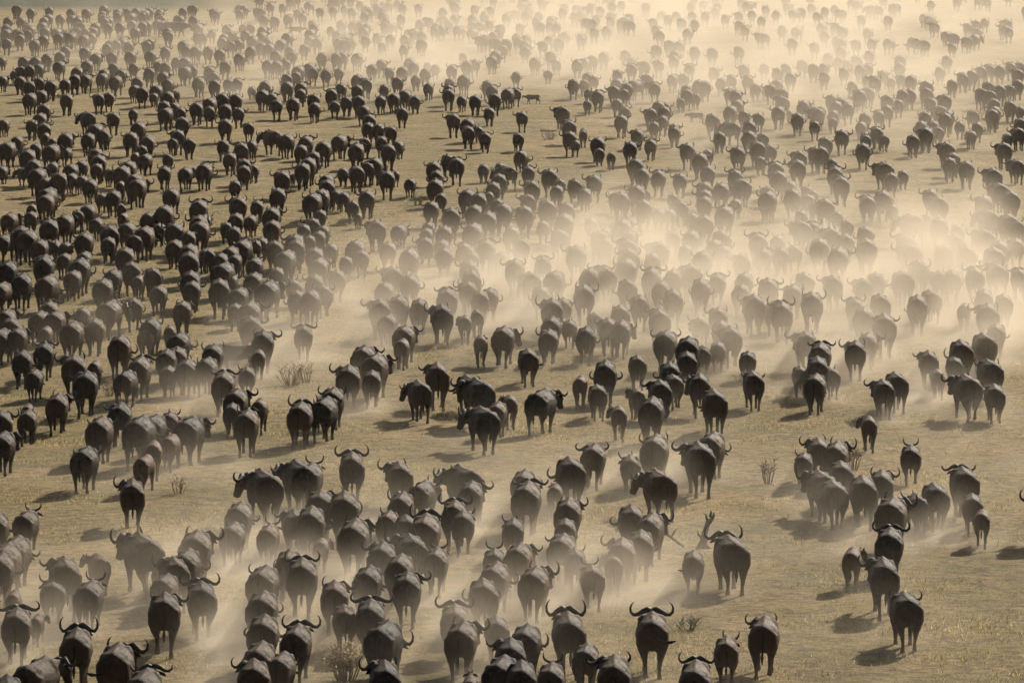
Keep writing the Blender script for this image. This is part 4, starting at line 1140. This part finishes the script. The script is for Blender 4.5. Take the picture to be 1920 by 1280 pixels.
def dust_volume(name, x0, x1, y0, y1, h, vox, kf, label, mat):
    nx, ny = 72, 120
    xs = np.linspace(x0, x1, nx); ys = np.linspace(y0, y1, ny)
    X, Y = np.meshgrid(xs, ys)
    D = dust_field(X, Y).astype(np.float32)
    gm = grid_mesh(name + "_map", xs, ys, lambda a, b: a * 0, mat)
    att = gm.attributes.new("dens", 'FLOAT', 'POINT'); att.data.foreach_set("value", D.ravel())
    o = link(bpy.data.objects.new(name, gm))
    ng = bpy.data.node_groups.new(name, 'GeometryNodeTree')
    ng.interface.new_socket("Geometry", in_out='INPUT', socket_type='NodeSocketGeometry')
    ng.interface.new_socket("Geometry", in_out='OUTPUT', socket_type='NodeSocketGeometry')
    n, l = ng.nodes, ng.links
    gi = n.new("NodeGroupInput"); go = n.new("NodeGroupOutput")
    vc = n.new("GeometryNodeVolumeCube")
    vc.inputs["Min"].default_value = (x0, y0, 0.0); vc.inputs["Max"].default_value = (x1, y1, h)
    vc.inputs["Resolution X"].default_value = int((x1 - x0) / vox); vc.inputs["Resolution Y"].default_value = int((y1 - y0) / (vox * 1.6)); vc.inputs["Resolution Z"].default_value = max(6, int(h / (vox * .8)))
    pos = n.new("GeometryNodeInputPosition")
    flat = n.new("ShaderNodeVectorMath"); flat.operation = 'MULTIPLY'; flat.inputs[1].default_value = (1, 1, 0)
    l.new(pos.outputs[0], flat.inputs[0])
    ss = n.new("GeometryNodeSampleNearestSurface"); ss.data_type = 'FLOAT'
    na = n.new("GeometryNodeInputNamedAttribute"); na.data_type = 'FLOAT'; na.inputs["Name"].default_value = "dens"
    l.new(gi.outputs[0], ss.inputs["Mesh"]); l.new(na.outputs["Attribute"], ss.inputs["Value"]); l.new(flat.outputs[0], ss.inputs["Sample Position"])
    sp = n.new("ShaderNodeSeparateXYZ"); l.new(pos.outputs[0], sp.inputs[0])
    def math_(op, a, b=None, clamp=False):
        m = n.new("ShaderNodeMath"); m.operation = op; m.use_clamp = clamp
        for k, q in enumerate((a, b)):
            if q is None: continue
            if isinstance(q, (int, float)): m.inputs[k].default_value = q
            else: l.new(q, m.inputs[k])
        return m.outputs[0]
    # puffs: noise at two sizes, stretched a little along the ground
    sc = n.new("ShaderNodeVectorMath"); sc.operation = 'MULTIPLY'; sc.inputs[1].default_value = (1, .55, 1.2); l.new(pos.outputs[0], sc.inputs[0])
    n1 = n.new("ShaderNodeTexNoise"); n1.inputs["Scale"].default_value = .22; n1.inputs["Detail"].default_value = 6.0; n1.inputs["Roughness"].default_value = .68; n1.inputs["Distortion"].default_value = .9
    l.new(sc.outputs[0], n1.inputs["Vector"])
    puff = math_('POWER', math_('MULTIPLY', math_('SUBTRACT', n1.outputs["Fac"], .34, True), 3.7), 1.9)
    # height: thick at the hooves, gone a few metres up; each place has its own ceiling
    zn = math_('DIVIDE', sp.outputs[2], h)
    n2 = n.new("ShaderNodeTexNoise"); n2.inputs["Scale"].default_value = .09; l.new(flat.outputs[0], n2.inputs["Vector"])
    k = math_('MULTIPLY_ADD', n2.outputs["Fac"], -7.0) 
    k.node.inputs[2].default_value = kf
    fall = math_('EXPONENT', math_('MULTIPLY', math_('MULTIPLY', zn, k), -1.0))
    top = math_('SUBTRACT', 1.0, math_('POWER', zn, 4.0), True)
    d = math_('MULTIPLY', math_('MULTIPLY', ss.outputs["Value"], puff), math_('MULTIPLY', fall, top))
    d = math_('SUBTRACT', d, .0012, False)
    d = math_('MAXIMUM', d, 0.0)
    l.new(d, vc.inputs["Density"])
    sm = n.new("GeometryNodeSetMaterial"); sm.inputs["Material"].default_value = mat
    l.new(vc.outputs[0], sm.inputs[0]); l.new(sm.outputs[0], go.inputs[0])
    m = o.modifiers.new("dust", 'NODES'); m.node_group = ng
    tag(o, kind='stuff', label=label, category='dust')
    return o
md = bpy.data.materials.new("dust_in_air"); md.use_nodes = True
for q in list(md.node_tree.nodes):
    if q.type == 'BSDF_PRINCIPLED': md.node_tree.nodes.remove(q)
pv = md.node_tree.nodes.new("ShaderNodeVolumePrincipled")
pv.inputs["Color"].default_value = (.76, .67, .54, 1)
pv.inputs["Density"].default_value = 1.0
pv.inputs["Anisotropy"].default_value = .25
md.node_tree.links.new(pv.outputs[0], md.node_tree.nodes["Material Output"].inputs["Volume"])
md.cycles.homogeneous_volume = False
dust_volume("dust_cloud", -23, 23, 122, 215, 2.7, .36, 8.8, 'dust kicked up round the hooves of the nearest buffaloes', md)
dust_volume("dust_cloud", -40, 40, 215, 380, 5.0, .62, 6.6, 'thick backlit dust drifting through the middle of the herd', md)
dust_volume("dust_cloud", -88, 88, 380, 860, 8.0, 1.4, 6.4, 'pale dust hanging over the far end of the herd', md)

# ------------------------------------------------------------------ thin even haze round everything
bm = bmesh.new(); bmesh.ops.create_cube(bm, size=1.0)
bmesh.ops.transform(bm, matrix=Matrix.Translation((0, 2350, 9.5)) @ Matrix.Diagonal((6400, 5500, 24, 1)), verts=bm.verts)
mh = bpy.data.materials.new("haze_air"); mh.use_nodes = True
for q in list(mh.node_tree.nodes):
    if q.type == 'BSDF_PRINCIPLED': mh.node_tree.nodes.remove(q)
pv = mh.node_tree.nodes.new("ShaderNodeVolumePrincipled")
pv.inputs["Color"].default_value = (.90, .86, .80, 1); pv.inputs["Density"].default_value = .00003; pv.inputs["Anisotropy"].default_value = .5
mh.node_tree.links.new(pv.outputs[0], mh.node_tree.nodes["Material Output"].inputs["Volume"])
hz = link(bpy.data.objects.new("haze", part_mesh("haze", bm, mh, False)))
tag(hz, kind='stuff', label='thin warm haze in the air over the plain', category='haze')
